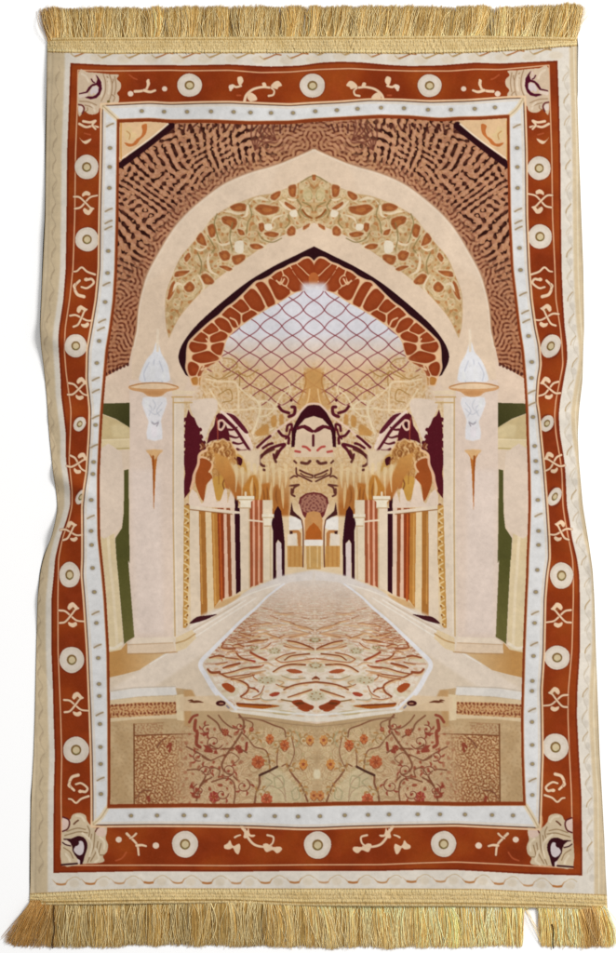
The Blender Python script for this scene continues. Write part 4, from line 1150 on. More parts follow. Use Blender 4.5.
ink(side_w * np.clip((nh_ - .9) * 1.5, 0, .6), (226, 192, 150))
ink(side_w * np.clip(nd * .9 - .1, 0, .75), (146, 86, 52))
ink(side_w * np.clip(-nd * .6 - .3, 0, .5), (230, 200, 158))
ink(side_w * np.clip(1 - np.abs(ne) * 3.4, 0, 1) * np.clip((hy - 776) / 14, 0, 1) * .6, (118, 68, 46))
tb = P("134 724 163 723 163 734 134 735")
ink(fullmask(tb, both=True) * PM * np.clip(nd, 0, .6), (160, 110, 80))
stroke(P("134 724 134.2 806"), 1.4, (122, 76, 46), both=True, sm=0)
stroke(P("134 735.6 150 735 196 733.6"), 1.3, (128, 78, 50), both=True, sm=0)
stroke(P("134 724 164 722.6"), .8, (166, 124, 88), both=True, sm=0, a=.7)
cen = low_m * np.clip((ux - 0) / 5, 0, 1) * np.clip((150 - ux) / 40, 0, 1) * np.clip((hy - 724) / 6, 0, 1)
ng = symfield(bandnoise(H * S, 330 * S, 15 * S, .3, 64)); nh = symfield(bandnoise(H * S, 330 * S, 8 * S, .3, 65))
redw = np.clip((ux - 50) / 40, 0, 1)
ink(cen * .7, (216, 190, 150))
ink(cen * redw * .35, (206, 160, 130))
ink(cen * line_of(ng, .0, .9) * .3, (146, 100, 70))
ink(cen * line_of(ng, -.9, .9) * .25, (156, 106, 74))
ink(cen * line_of(ng, .8, .8) * .45, (150, 120, 84))
ink(cen * line_of(nh, .3, .8) * .28, (158, 116, 80))
ink(cen * line_of(nh, -.5, .9) * .4, (228, 210, 176))
ink(cen * np.clip((nh - 1.3) * 2.5, 0, .8) * redw, (150, 68, 48))
ink(cen * np.clip((nh - 1.3) * 2, 0, .5) * (1 - redw), (176, 160, 116))
d1 = lambda t: Z(100, 690, 5.6, t)
d2 = lambda t: Z(200, 700, 5.13, t)
VI = (128, 78, 56)
for t, w in ((d1("500 180 520 150 545 140"), 3.4), (d1("535 170 530 220 545 240 540 300 560 320"), 4.2), (d1("485 318 550 352 616 394"), 2.), (d1("320 320 340 290 366 266"), 2.2), (d1("376 320 396 300 390 344"), 3), (d1("490 448 550 446 590 480 560 540 540 620"), 2),
             (d1("560 540 590 510 625 490"), 2.2), (d1("590 340 616 310"), 3.6), (d1("510 540 540 560 520 590 540 600"), 3.6), (d1("200 610 230 570 280 560"), 1.6), (d1("270 600 274 620"), 4),
             (d2("200 76 224 110 216 160 180 220 130 290 112 340 140 376 170 384"), 2.6), (d2("95 78 120 110 160 140 200 150"), 1.8), (d2("40 80 90 120 110 160 160 190"), 2.2), (d2("216 170 250 200 280 240 340 262 360 340"), 1.7),
             (d2("0 284 50 310 100 290 130 280"), 1.7), (d2("50 230 90 250 140 250 200 250 240 270"), 2.2), (d2("0 440 20 410 60 350 100 360 96 390"), 1.7), (d2("60 420 130 400 170 420 180 470 174 530"), 2),
             (d2("130 290 160 270 200 300 170 330"), 1.2), (d2("170 390 190 410"), 2.2), (d2("230 100 270 120 262 160"), 1.6), (d2("280 530 290 470 306 430 308 386 350 366 396 342"), 2.6), (d2("450 342 480 390 520 440 552 520"), 2.4), (d2("396 342 396 290 404 240"), 1.3), (d2("460 340 484 270 470 190"), 1.2),
             (d2("200 90 300 100 380 130 430 150 440 190"), 1.8), (d2("350 366 420 420 440 500"), 1.2), (d2("324 470 360 440 420 470 440 520"), 1.1), (d2("420 340 440 330 460 340"), 1.6)):
    stroke(t, w * .8, VI if w < 3 else (142, 60, 44), both=True, a=.85)
poly(d2("330 380 396 350 440 380 500 450 540 520 300 522 312 440"), (214, 202, 170), both=True, soft=1.5, a=.5)
stroke(d2("306 386 350 366 396 342"), 2.4, (84, 52, 42), both=True)
def scroll(cx, cy, r, a0, turns, w=1.1, c=(140, 82, 58), leaf=(152, 72, 50)):
    t = np.linspace(0, 1, 26)
    a = a0 + turns * 2 * np.pi * t
    rad = r * (1 - t * .82)
    p = np.stack([cx + rad * np.cos(a), cy + rad * np.sin(a) * .92], 1)
    stroke(p + np.array([.8, .8]), w, (226, 204, 166), both=True, sm=0, a=.6)
    stroke(p, w, c, both=True, sm=0, a=.9, taper=(1.2, .7))
    for k in (3, 7, 11):
        q, d = p[k], p[k] - np.array([cx, cy])
        d = d / (np.hypot(*d) + 1e-6)
        n_ = np.array([-d[1], d[0]])
        stroke(np.array([q, q + d * 2.6 + n_ * 1.2, q + d * 3.8 + n_ * 3.6]), 2., leaf, both=True, taper='leaf', a=.85)
    ell(p[-1][0], p[-1][1], 1.5, 1.4, leaf, .85, both=True)


for args in ((214, 742, 9, .4, 1.2), (228, 770, 8, 2.4, -1.2), (206, 772, 7, 3.4, 1.1), (243, 786, 8, 5.2, 1.15), (252, 738, 7, 1., -1.1), (222, 794, 6.5, 0., 1.1), (266, 762, 6, 4., 1.1), (276, 744, 5.5, 2., -1.),
             (262, 794, 6, 3., 1.), (207, 730, 5.5, 5., -1.), (198, 756, 6, 1.2, 1.), (199, 790, 6.5, 4.4, -1.1), (240, 726, 5, 0., 1.), (292, 770, 5, 3., 1.), (300, 790, 5, 1., -1.), (288, 734, 4.6, 5., 1.), (304, 740, 4.6, 2., 1.)):
    red = args[0] < 250
    scroll(*args, c=(134, 74, 56) if red else (166, 136, 94), leaf=(150, 66, 50) if red else (178, 128, 76))
FL = (192, 102, 56)


def flower(cx, cy, r, c=FL, s=1.2):
    for k in range(8):
        a = k * .785 + cx
        ell(cx + r * .55 * math.cos(a), cy + r * .55 * s * math.sin(a), r * .4, r * .32, c, .85, both=True, rot=a)
    ell(cx, cy, r * .36, r * .36, (150, 66, 40), .85, both=True)
    for k in range(5):
        a = k * 1.257 + cy
        stroke(np.array([[cx + r * .25 * math.cos(a), cy + r * .25 * s * math.sin(a)], [cx + r * .8 * math.cos(a + .25), cy + r * .8 * s * math.sin(a + .25)]]), .7, (222, 166, 116), both=True, a=.6)
    stroke(np.array([[cx - r * .7, cy + r * .5], [cx, cy + r * .95 * s], [cx + r * .7, cy + r * .45]]), .8, (140, 70, 44), both=True, a=.7)


for (x, y, r, c) in ((260, 206, 0, 0),):
    pass
for t, r, c in (("298 318", 7.2, (184, 90, 54)), ("342 508", 6.4, (186, 84, 56)), ("358 200", 4.6, (190, 96, 50)), ("434 232", 5.2, (182, 88, 48)), ("530 330", 5, (206, 134, 66)), ("564 206", 4.8, (206, 140, 76)), ("584 490", 4.6, (200, 128, 72)), ("70 498", 5.4, (160, 58, 50)), ("130 165", 4, (152, 66, 50)), ("196 246", 3.6, (150, 66, 50)), ("264 150", 2.6, (150, 64, 50))):
    p_ = d2(t)[0]
    flower(p_[0], p_[1], r, c, 1.3 if r < 5.5 and r > 4.2 else 1.)
for t in ("40 170 20 180", "30 240 60 262 36 262", "190 240 214 262 200 268", "240 220 236 256"):
    stroke(d2(t), 2.6, (150, 70, 54), both=True)
ell(*d2("594 380")[0], 2.4, 5, (230, 216, 186), .9, both=True, soft=.5)
for t in ("380 400 420 390 430 440 390 450 380 400", "470 470 500 450 510 500 480 510 470 470", "340 400 370 420 350 440", "490 160 510 200 490 240"):
    stroke(d2(t), 1.3, (176, 164, 128), both=True, a=.9)
for t in ("60 390 90 388 104 400 140 404", "70 402 130 396 180 404"):
    stroke(q8(t), 2.2, (110, 62, 42), both=True, taper='leaf')
ell(*q8("314 410")[0], 5., 2.8, (74, 30, 30), both=True)
ell(*q8("318 412")[0], 2.4, .9, (170, 120, 96), both=True)
stroke(q8("360 430 376 446"), 1.8, (150, 140, 150), both=True)
stroke(P("236 718 262 719.5 290 724 316.5 726.5"), 1.1, (160, 130, 100), both=True, a=.6)
CLIP = None

# ---- hem tapes are cut from the same sheet: woven gold
hem_in = np.zeros((H * S, W * S), np.float32)
xs = np.linspace(-2, 618, 200)
HM = fullmask(np.vstack([np.stack([xs, HT0(xs) - 6], 1), np.stack([xs, HT1(xs)], 1)[::-1]])) + fullmask(np.vstack([np.stack([xs, HB1(xs)], 1), np.stack([xs, HB0(xs) + 6], 1)[::-1]]))
hn = bandnoise(H * S, W * S, 2.6 * S, .4, 71, (1.4, .7)); hl = lownoise(H * S, W * S, 12 * S, 72)
ink(HM, (234, 208, 156))
ink(HM * np.clip(hn * .35, 0, .6), (242, 222, 176))
ink(HM * np.clip(-hn * .35, 0, .6), (184, 150, 92))
ink(HM * np.clip(hl * .2, 0, .4), (204, 172, 112))
for f, d, c, w in ((HT1, -2.4, (244, 226, 176), 1.6), (HT1, -.4, (176, 140, 82), 1.), (HT0, 2.5, (190, 154, 92), 1.2), (HB1, 2.2, (240, 220, 170), 1.6), (HB1, .3, (184, 150, 96), 1.), (HB0, -3.2, (172, 134, 72), 1.4), (HB0, -5.6, (236, 212, 156), 1.2)):
    stroke(np.stack([xs, f(xs) + d], 1), w, c, sm=0, a=.75)
# soft woven irregularity of the printed pile
ink(np.clip(bandnoise(H * S, W * S, 3.0 * S, .5, 81) * .012, 0, .05), (255, 240, 225))
ink(np.clip(-bandnoise(H * S, W * S, 3.0 * S, .5, 82) * .014, 0, .05), (60, 40, 30))
mott = 1 + .008 * lownoise(H * S, W * S, 16 * S, 83) + .010 * lownoise(H * S, W * S, 4 * S, 84)
CV *= mott[..., None].astype(np.float32)
for ax_ in (0, 1):
    CV = .5 * CV + .25 * np.roll(CV, 1, ax_) + .25 * np.roll(CV, -1, ax_)
print('print drawn', round(time.time() - T0, 1))

# ------------------------------------------------------------------ camera and the plane the rug lies on
FPX = 1840.
TILT = math.radians(10.7)
DIST = 2.4
cam_pos = np.array([0, -DIST * math.sin(TILT), DIST * math.cos(TILT)])
cam_d = bpy.data.cameras.new('camera'); cam = bpy.data.objects.new('camera', cam_d)
scene.collection.objects.link(cam)
cam.location = cam_pos
cam.rotation_euler = (TILT, 0, 0)
cam_d.sensor_fit = 'VERTICAL'; cam_d.sensor_height = 36; cam_d.lens = 36 * FPX / H
cam_d.clip_start = .05; cam_d.clip_end = 100
scene.camera = cam
scene.render.resolution_x, scene.render.resolution_y = 662, 1024


def lay(px, py, z=0.):
    """sheet units -> metres on the floor, seen through the tilted view; z = height above the floor"""
    dx = (px - W / 2) / FPX; dy = -(py - H / 2) / FPX
    ct, st = math.cos(TILT), math.sin(TILT)
    vx = dx; vy = dy * ct + st; vz = dy * st - ct
    t = (z - cam_pos[2]) / vz
    return np.stack([cam_pos[0] + vx * t, cam_pos[1] + vy * t, np.broadcast_to(z, np.shape(px)).astype(float)], -1)


# gentle relief of the cloth (metres), in sheet units
rl = lownoise(320, 210, 34, 91)
rl2 = lownoise(320, 210, 12, 92)


def bil(a, px, py):
    x = np.clip(px / 3., 0, a.shape[1] - 1.001); y = np.clip(py / 3., 0, a.shape[0] - 1.001)
    i, j = y.astype(int), x.astype(int); fy, fx = y - i, x - j
    return a[i, j] * (1 - fy) * (1 - fx) + a[i, j + 1] * (1 - fy) * fx + a[i + 1, j] * fy * (1 - fx) + a[i + 1, j + 1] * fy * fx


def relief(px, py):
    px = np.asarray(px, float); py = np.asarray(py, float)
    z = .0074 + .0021 * bil(rl, px, py) + .00035 * bil(rl2, px, py)
    e = np.minimum(px - L0(py), R0(py) - px)
    # soft puckers where both long sides are drawn in
    def bump(cx, cy, sx, sy, rot, a):
        c, s = math.cos(rot), math.sin(rot)
        u = (px - cx) * c + (py - cy) * s; v = -(px - cx) * s + (py - cy) * c
        return 1.35 * a * np.exp(-(u / sx) ** 2 - (v / sy) ** 2)
    for b in ((66, 480, 34, 10, .5, .0056), (62, 528, 34, 11, -.55, .0060), (60, 340, 30, 12, .35, .0042), (64, 420, 26, 12, .1, .0022),
              (560, 350, 30, 10, -.3, .0046), (556, 415, 26, 10, .2, .0038), (566, 470, 30, 12, .4, .0042), (570, 540, 30, 12, .5, .0042), (574, 690, 28, 14, -.3, .0026),
              (48, 600, 26, 18, .3, .0020), (330, 90, 16, 60, 0, .0018), (270, 90, 14, 60, 0, -.0012), (395, 90, 18, 50, 0, -.0012), (470, 88, 16, 60, 0, .0016), (300, 850, 26, 50, 0, .0014), (456, 850, 24, 50, 0, .0016), (380, 700, 90, 18, .1, .0012), (230, 640, 120, 16, -.4, .0010)):
        z = z + bump(*b)
    # rounded, slightly lifted edge
    z = z - .0012 * np.exp(-np.clip(e, 0, 60) / 2.5) - .0040 * np.exp(-(np.clip(e, 0, 90) / 13.) ** 1.6)
    return np.maximum(z, .0012)


def to_lin(c):
    c = np.clip(np.asarray(c) * np.array([1.0, .995, .97]) / 255., 0, 1)
    return np.where(c <= .04045, c / 12.92, ((c + .055) / 1.055) ** 2.4)


GAIN = 1.39     # white floor is exposed past white, as in the photograph


def add_mesh(name, co, faces, colr, mat, parent=None, smooth_shade=True):
    """faces: (n,4) or (n,3) array"""
    k = faces.shape[1]
    me = bpy.data.meshes.new(name)
    me.vertices.add(len(co)); me.vertices.foreach_set('co', np.ascontiguousarray(co, np.float32).ravel())
    me.loops.add(faces.size); me.loops.foreach_set('vertex_index', np.ascontiguousarray(faces, np.int32).ravel())
    me.polygons.add(len(faces)); me.polygons.foreach_set('loop_start', np.arange(0, faces.size, k, dtype=np.int32))
    me.polygons.foreach_set('use_smooth', np.full(len(faces), smooth_shade))
    me.update(calc_edges=True)
    if colr is not None:
        at = me.color_attributes.new('dye', 'FLOAT_COLOR', 'POINT')
        rgba = np.ones((len(co), 4), np.float32); rgba[:, :3] = colr
        at.data.foreach_set('color', rgba.ravel())
    me.materials.append(mat)
    o = bpy.data.objects.new(name, me)
    scene.collection.objects.link(o)
    if parent is not None:
        o.parent = parent
    return o


# ------------------------------------------------------------------ materials
def cloth_material(name, rough=.95, sheen=.0, bump=.14, scale=900., distance=.0005, vary=.022):
    m = bpy.data.materials.new(name); m.use_nodes = True
    nt = m.node_tree; n = nt.nodes; b = n['Principled BSDF']
    a = n.new('ShaderNodeVertexColor'); a.layer_name = 'dye'
    tc = n.new('ShaderNodeTexCoord')
    nz = n.new('ShaderNodeTexNoise'); nz.inputs['Scale'].default_value = scale; nz.inputs['Detail'].default_value = 3
    nt.links.new(tc.outputs['Object'], nz.inputs['Vector'])
    n2 = n.new('ShaderNodeTexNoise'); n2.inputs['Scale'].default_value = scale * .3; n2.inputs['Detail'].default_value = 4
    nt.links.new(tc.outputs['Object'], n2.inputs['Vector'])
    mr = n.new('ShaderNodeMapRange'); mr.inputs['From Min'].default_value = .3; mr.inputs['From Max'].default_value = .7
    mr.inputs['To Min'].default_value = 1 - vary; mr.inputs['To Max'].default_value = 1 + vary
    nt.links.new(n2.outputs['Fac'], mr.inputs['Value'])
    vm = n.new('ShaderNodeVectorMath'); vm.operation = 'SCALE'
    nt.links.new(a.outputs['Color'], vm.inputs[0]); nt.links.new(mr.outputs['Result'], vm.inputs['Scale'])
    nt.links.new(vm.outputs['Vector'], b.inputs['Base Color'])
    bp = n.new('ShaderNodeBump'); bp.inputs['Strength'].default_value = bump; bp.inputs['Distance'].default_value = distance
    nt.links.new(nz.outputs['Fac'], bp.inputs['Height']); nt.links.new(bp.outputs['Normal'], b.inputs['Normal'])
    b.inputs['Roughness'].default_value = rough
    b.inputs['Specular IOR Level'].default_value = 0.0
    b.inputs['Sheen Weight'].default_value = sheen
    return m


m_pile = cloth_material('printed_pile')
m_hem = cloth_material('woven_gold_tape', rough=.7, bump=.6, scale=1400, distance=.0008)
m_thread = cloth_material('gold_thread', rough=.45, bump=.1, scale=2500)
m_thread.node_tree.nodes['Principled BSDF'].inputs['Specular IOR Level'].default_value = .15
m_dark = cloth_material('dark_edge', rough=.9)

root = bpy.data.objects.new('prayer_rug', None)
scene.collection.objects.link(root)
root.empty_display_size = .1
root['label'] = 'printed prayer rug with arched mosque hall, rust border and gold fringes, lying on white'
root['category'] = 'prayer rug'

# ------------------------------------------------------------------ the cloth, cut into its printed bands
NC, NR = 1060, 1560
u = np.linspace(0, 1, NC); v = np.linspace(0, 1, NR)
top_y = HT1(np.interp(u, [0, 1], [47, 577])) - 4
bot_y = HB1(np.interp(u, [0, 1], [30, 606])) + 4
PY = top_y[None] * (1 - v[:, None]) + bot_y[None] * v[:, None]
PX = L0(PY) * (1 - u[None]) + R0(PY) * u[None]
PZ = relief(PX, PY)
co = lay(PX, PY, PZ).reshape(-1, 3)


def sample(px, py):
    x = np.clip(px * S - .5, 0, W * S - 1.001); y = np.clip(py * S - .5, 0, H * S - 1.001)
    i, j = y.astype(int), x.astype(int); fy, fx = (y - i)[..., None], (x - j)[..., None]
    return CV[i, j] * (1 - fy) * (1 - fx) + CV[i, j + 1] * (1 - fy) * fx + CV[i + 1, j] * fy * (1 - fx) + CV[i + 1, j + 1] * fy * fx


dye = (to_lin(sample(PX, PY)) / GAIN).reshape(-1, 3)
idx = np.arange(NR * NC).reshape(NR, NC)
quads = np.stack([idx[:-1, :-1], idx[1:, :-1], idx[1:, 1:], idx[:-1, 1:]], -1).reshape(-1, 4)
fx_ = (PX[:-1, :-1] + PX[1:, 1:]) / 2; fy_ = (PY[:-1, :-1] + PY[1:, 1:]) / 2
fid = ID[np.clip((fy_ * S).astype(int), 0, H * S - 1), np.clip((fx_ * S).astype(int), 0, W * S - 1)].ravel()
fg = fid.reshape(NR - 1, NC - 1)
for _ in range(9):                       # slivers of plain ground go to the printed shape beside them
    for ax_, sh in ((0, 1), (0, -1), (1, 1), (1, -1)):
        nb = np.roll(fg, sh, ax_)
        take = (fg == id_panel) & (nb > id_panel) & np.isin(nb, [i for i, p_ in parts.items() if p_[1] == id_panel])
        fg = np.where(take, nb, fg)
fid = fg.ravel()
objs = {}
for i, (kind, par, lab) in parts.items():
    f = quads[fid == i]
    if len(f) == 0:
        continue
    used, inv = np.unique(f.ravel(), return_inverse=True)
    objs[i] = add_mesh(kind, co[used], inv.reshape(-1, 4), dye[used], m_pile)
    if lab: objs[i]['label'] = lab
for i, (kind, par, lab) in parts.items():
    if i in objs:
        objs[i].parent = objs[par] if par else root

# turned-under side of the cloth: the thickness of the rug down to the floor, and thin dark strips beside it
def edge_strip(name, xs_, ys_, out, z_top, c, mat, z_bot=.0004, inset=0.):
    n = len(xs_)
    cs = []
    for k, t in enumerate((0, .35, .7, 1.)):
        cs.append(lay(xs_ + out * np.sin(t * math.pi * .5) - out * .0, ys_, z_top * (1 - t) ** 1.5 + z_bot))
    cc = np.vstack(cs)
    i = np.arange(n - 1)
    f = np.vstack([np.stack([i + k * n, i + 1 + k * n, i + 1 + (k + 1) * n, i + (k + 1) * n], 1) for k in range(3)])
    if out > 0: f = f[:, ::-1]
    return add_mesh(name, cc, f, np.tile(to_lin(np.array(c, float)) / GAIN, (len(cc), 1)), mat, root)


ys = np.linspace(46, 896, 700)
edge_strip('selvedge', L0(ys), ys, -.55, relief(L0(ys), ys), (176, 160, 134), m_pile)  # same cloth as the right edge; shade of this side put into its darker colour
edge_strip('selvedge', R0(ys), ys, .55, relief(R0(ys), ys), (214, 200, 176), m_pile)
# thin dark strips laid beside parts of the long edges
def dark_line(y0, y1, f, out, w):
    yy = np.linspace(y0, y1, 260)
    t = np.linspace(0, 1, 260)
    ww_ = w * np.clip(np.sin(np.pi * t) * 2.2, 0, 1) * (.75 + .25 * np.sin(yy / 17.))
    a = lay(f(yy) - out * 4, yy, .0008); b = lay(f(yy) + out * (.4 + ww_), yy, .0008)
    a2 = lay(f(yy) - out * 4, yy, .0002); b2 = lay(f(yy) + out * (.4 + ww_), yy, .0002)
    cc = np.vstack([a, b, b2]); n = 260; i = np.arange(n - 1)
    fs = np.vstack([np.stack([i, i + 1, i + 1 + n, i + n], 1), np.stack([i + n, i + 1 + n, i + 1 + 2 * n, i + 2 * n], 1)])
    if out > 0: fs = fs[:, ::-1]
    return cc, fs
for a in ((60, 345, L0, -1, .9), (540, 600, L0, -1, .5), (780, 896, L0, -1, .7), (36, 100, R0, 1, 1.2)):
    c_, f_ = dark_line(*a)
    add_mesh('dark_edge_line', c_, f_, np.tile(to_lin(np.array((52, 46, 44.))) / GAIN, (len(c_), 1)), m_dark, root)

# ------------------------------------------------------------------ hem tapes (raised woven strips)
def hem(f_out, f_in, x0f, x1f, flip):
    nu, nv = 1100, 44
    uu_, vv_ = np.meshgrid(np.linspace(0, 1, nu), np.linspace(0, 1, nv))
    yo = f_out(np.interp(uu_, [0, 1], [40, 590])); yi = f_in(np.interp(uu_, [0, 1], [40, 590]))
    py = yo * (1 - vv_) + yi * vv_
    px = (L0(py) - .4) * (1 - uu_) + (R0(py) + .4) * uu_
    py = f_out(px) * (1 - vv_) + f_in(px) * vv_
    prof = np.clip(np.minimum(vv_, 1 - vv_) * 7, 0, 1) ** .5
    endp = np.clip(np.minimum(uu_, 1 - uu_) * 90, 0, 1) ** .5
    z = relief(px, py) * .9 + .0016 * prof * endp
    z += prof * (.0003 * np.sin(px * 2 * np.pi / 2.3 + 1.2 * np.sin(vv_ * 15)) * np.sin(vv_ * np.pi * 5) + .00035 * np.sin(vv_ * np.pi * 9))
    # picot loops along the edge beside the print
    z += .0006 * np.exp(-((vv_ - .84) / .07) ** 2) * (.5 + .5 * np.sin(px * 2 * np.pi / 3.1))
    # small loops: inner edge is not a ruler line
    py = py + (vv_ > .95) * (.7 * np.sin(px * 2 * np.pi / 3.1) * (1 if f_in is HT1 else -1))
    hw = np.interp(px[0], np.arange(20, 620, 6.), np.random.default_rng(int(f_in(300))).standard_normal(100))
    hf = np.interp(px[0], np.arange(20, 620, 1.7), np.random.default_rng(int(f_in(300)) + 1).standard_normal(353))
    py = py + (.45 * hw + .35 * hf)[None] * np.clip(vv_ * 1.3 - .3, 0, 1)
    z = z + (.0004 * hf[None] * prof * np.sin(vv_ * 9 + hw[None])) 
    cc = lay(px, py, z).reshape(-1, 3)
    d = to_lin(sample(px, py)).reshape(-1, 3) / GAIN
    ii = np.arange(nu * nv).reshape(nv, nu)
    q = np.stack([ii[:-1, :-1], ii[1:, :-1], ii[1:, 1:], ii[:-1, 1:]], -1).reshape(-1, 4)
    if flip: q = q[:, ::-1]
    return add_mesh('hem_tape', cc, q, d, m_hem, root)


hem(HT0, HT1, 0, 0, False)
hem(HB0, HB1, 0, 0, True)

# ------------------------------------------------------------------ fringes: thousands of twisted threads
def fringe(root_f, tip_f, n, x0, x1, warp, seed, gaps=(), tint=None):
    r = np.random.default_rng(seed)
    NS = 7
    t = np.linspace(0, 1, NS)[None]
    x = np.sort(r.uniform(x0, x1, n))
    ok = np.ones(n, bool)
    clump = np.interp(x, np.arange(x0 - 10, x1 + 12, 4.5), r.standard_normal(len(np.arange(x0 - 10, x1 + 12, 4.5))))
    cl2 = np.interp(x, np.arange(x0 - 30, x1 + 40, 19.), r.standard_normal(len(np.arange(x0 - 30, x1 + 40, 19.))))
    yr = root_f(x) + r.uniform(-1.5, 2.5, n) * (1 if tip_f(300) < root_f(300) else -1)
    dirn = -1 if tip_f(300) < root_f(300) else 1
    xt = warp(x) + clump * 1.6 + cl2 * 2.2 + r.normal(0, 2.4, n)
    yt = tip_f(xt) + dirn * (r.normal(0, 1.0, n) - np.abs(r.normal(0, 2.2, n)) * (r.random(n) < .5) + clump * .7 + cl2 * .5)
    for (g0, g1, gd) in gaps:
        inside = (xt > g0) & (xt < g1)
        mid = (g0 + g1) / 2
        side_ = np.where(xt < mid, g0 - r.random(n) * 5, g1 + r.random(n) * 5)
        short = inside & (r.random(n) < .25)
        xt = np.where(inside & ~short, side_, xt)
        yt = np.where(short, root_f(xt) + dirn * (gd * np.sqrt(np.clip(np.abs(xt - mid) / (g1 - g0) * 2, 0.02, 1))) * .5, yt)
        ok &= ~(inside & (np.abs(x - mid) < (g1 - g0) * .32))
    layer = r.random(n)
    wob = r.normal(0, 1.5, n)[:, None]; ph = r.uniform(0, 6.28, n)[:, None]; fr = r.uniform(2, 7, n)[:, None]
    X = x[:, None] * (1 - t) + xt[:, None] * t + wob * np.sin(t * fr + ph) * t + (clump[:, None] * 1.2) * np.sin(t * np.pi)
    Y = yr[:, None] * (1 - t) + yt[:, None] * t
    wisp = r.random(n) < .06
    for (g0, g1, gd) in gaps:
        wisp &= (xt < g0 - 14) | (xt > g1 + 14)
        near_ = (xt > g0 - 9) & (xt < g1 + 9)
        wob[near_] *= .3
    X = X + wisp[:, None] * (r.normal(0, 5, n)[:, None] * t ** 1.5 + r.normal(0, 3, n)[:, None] * np.sin(t * 3.1))
    layer = np.where(wisp, 1.15, layer)
    sway = r.normal(0, 1, n)[:, None]
    Zz = (.0012 + .0030 * layer[:, None]) * (1 - .55 * t) + .0012 * np.sin(t * np.pi) * (1 + .4 * sway) + .0008 * clump[:, None] * np.sin(t * np.pi)
    Zz = np.maximum(Zz, .0007)
    rad = (.00027 + .00015 * r.random(n))[:, None] * np.interp(t, [0, .85, 1], [1, .95, .55])
    C = lay(X, Y, Zz)                                          # n,NS,3
    d = np.gradient(C, axis=1); d /= np.linalg.norm(d, axis=2, keepdims=True) + 1e-9
    sidev = np.stack([d[..., 1], -d[..., 0], np.zeros_like(d[..., 0])], -1)
    sidev /= np.linalg.norm(sidev, axis=2, keepdims=True) + 1e-9
    upv = np.cross(sidev, d)
    K = 4
    rings = []
    for k in range(K):
        a = 2 * math.pi * k / K + .78
        rings.append(C + rad[..., None] * (sidev * math.cos(a) + upv * math.sin(a)))
    V = np.stack(rings, 2)[ok]                                  # m,NS,K,3
    m = V.shape[0]
    vi = np.arange(m * NS * K).reshape(m, NS, K)
    a = vi[:, :-1]; b = vi[:, 1:]
    q = np.stack([a, np.roll(a, -1, 2), np.roll(b, -1, 2), b], -1).reshape(-1, 4)
    base = np.array([[176, 134, 66], [206, 168, 98], [222, 190, 124], [240, 216, 160], [190, 148, 80]], float)
    pick = base[r.choice(5, n, p=[.14, .32, .28, .14, .12])]
    pick = pick * (1 + .07 * clump[:, None]) + r.normal(0, 5, (n, 1))
    pick = np.where(wisp[:, None], np.array([[244, 222, 168.]]), pick)
    if tint is not None:
        pick = tint(x, xt, pick)
    grad = np.interp(t, [0, .25, 1], [1.08, 1.0, .95])[0]
    cl = to_lin(np.clip(pick[ok][:, None, :] * grad[None, :, None], 10, 253)) / 1.10
    cl = np.repeat(cl[:, :, None, :], K, 2).reshape(-1, 3)
    return add_mesh('fringe', V.reshape(-1, 3), q, cl, m_thread, root)


tip_top = curve([38,12, 41,8.6, 48,7.6, 60,8.4, 100,8.4, 180,7, 300,6.4, 330,7, 410,6.4, 440,7.4, 470,6.6, 500,7, 540,6, 560,5.2, 578,4.6, 586,8], 5)
tip_bot = curve([0,936, 4,940, 12,945.4, 30,947, 80,946.6, 150,945, 300,946.4, 420,947, 456,946, 520,945.4, 560,946, 600,946, 612,945, 616,942], 5)


def tint_top(x, xt, c):
    w = np.clip((62 - x) / 20, 0, 1)[:, None]
    c = c * (1 - .55 * w) + np.array([176, 118, 52.]) * .55 * w
    lt = np.clip((x - 380) / 120, 0, 1)[:, None] * np.clip((560 - x) / 20, 0, 1)[:, None]
    return c * (1 + .04 * lt)


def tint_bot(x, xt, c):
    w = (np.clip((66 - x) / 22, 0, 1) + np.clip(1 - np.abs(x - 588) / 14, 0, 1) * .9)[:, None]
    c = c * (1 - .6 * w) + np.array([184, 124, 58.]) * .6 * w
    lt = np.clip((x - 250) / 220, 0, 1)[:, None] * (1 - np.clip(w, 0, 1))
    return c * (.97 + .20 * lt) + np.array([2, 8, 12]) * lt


fringe(lambda x: HT0(x) + 2.5, tip_top, 6400, 48, 576, lambda x: np.interp(x, [48, 62, 110, 540, 576], [43.5, 59, 110, 545, 582]), 5, tint=tint_top)
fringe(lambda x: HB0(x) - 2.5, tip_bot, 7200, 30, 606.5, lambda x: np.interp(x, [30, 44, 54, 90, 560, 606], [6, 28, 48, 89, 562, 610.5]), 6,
       gaps=((521.5, 541, 12),), tint=tint_bot)

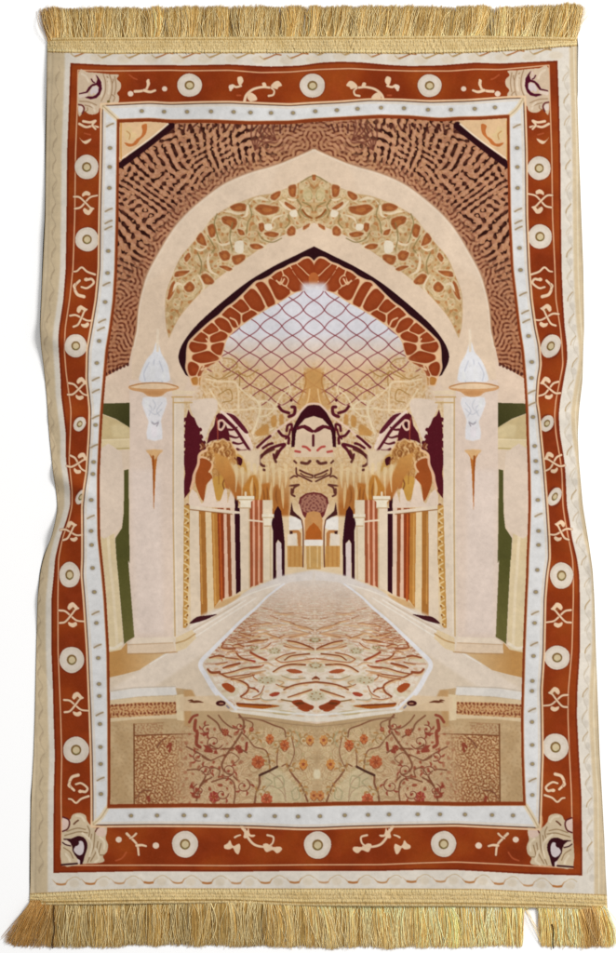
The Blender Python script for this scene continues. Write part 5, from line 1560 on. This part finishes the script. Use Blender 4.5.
# a few stray threads
def stray(px, py, w, c, z=.0065):
    p = smooth(np.array(list(zip(px, py)), float), 8)
    C = lay(p[:, 0], p[:, 1], np.linspace(z, .0025, len(p)))
    d = np.gradient(C, axis=0); d /= np.linalg.norm(d, axis=1, keepdims=True)
    s = np.stack([d[:, 1], -d[:, 0], d[:, 2] * 0], 1); upv = np.cross(s, d)
    K = 6
    V = np.stack([C + w * (s * math.cos(2 * math.pi * k / K) + upv * math.sin(2 * math.pi * k / K)) for k in range(K)], 1)
    n = len(p)
    vi = np.arange(n * K).reshape(n, K); a, b = vi[:-1], vi[1:]
    q = np.stack([a, np.roll(a, -1, 1), np.roll(b, -1, 1), b], -1).reshape(-1, 4)
    return add_mesh('loose_thread', V.reshape(-1, 3), q, np.tile(to_lin(np.array(c, float)) / GAIN, (n * K, 1)), m_thread, root)


stray((54, 53.6, 54.4, 52.8, 52.2), (905, 918, 930, 940, 948.6), .0007, (84, 56, 26))
stray((552, 553.6, 553, 553.4), (924, 932, 940, 948.6), .0007, (72, 54, 26))

# ------------------------------------------------------------------ white studio floor
m_floor = bpy.data.materials.new('white_board'); m_floor.use_nodes = True
nt = m_floor.node_tree; b = nt.nodes['Principled BSDF']
nz = nt.nodes.new('ShaderNodeTexNoise'); nz.inputs['Scale'].default_value = 40
mr = nt.nodes.new('ShaderNodeMapRange'); mr.inputs['To Min'].default_value = .93; mr.inputs['To Max'].default_value = .95
nt.links.new(nz.outputs['Fac'], mr.inputs['Value']); nt.links.new(mr.outputs['Result'], b.inputs['Base Color'])
b.inputs['Roughness'].default_value = .9; b.inputs['Specular IOR Level'].default_value = .1
fl = 6.
o = add_mesh('floor', np.array([[-fl, -fl, 0], [fl, -fl, 0], [fl, fl, 0], [-fl, fl, 0]]), np.array([[0, 1, 2, 3]]), None, m_floor)
o['kind'] = 'structure'

# ------------------------------------------------------------------ light: white studio surround and one large soft lamp
world = bpy.data.worlds.new('World'); scene.world = world; world.use_nodes = True
bg = world.node_tree.nodes['Background']
bg.inputs['Color'].default_value = (1, 1, 1.0, 1); bg.inputs['Strength'].default_value = .55
ld = bpy.data.lights.new('softbox', 'AREA'); lo = bpy.data.objects.new('softbox', ld)
scene.collection.objects.link(lo)
ld.shape = 'RECTANGLE'; ld.size = 1.6; ld.size_y = 1.6; ld.energy = 186; ld.color = (1, .985, .96)
lo.location = (3.0, 1.3, 3.0)
lo.rotation_euler = (Vector((0, 0, 0)) - Vector(lo.location)).to_track_quat('-Z', 'Y').to_euler()

vs = scene.view_settings
vs.view_transform = 'Standard'; vs.look = 'None'; vs.exposure = 0; vs.gamma = 1
scene.cycles.max_bounces = 4
scene.cycles.use_denoising = False
print('scene built', round(time.time() - T0, 1))
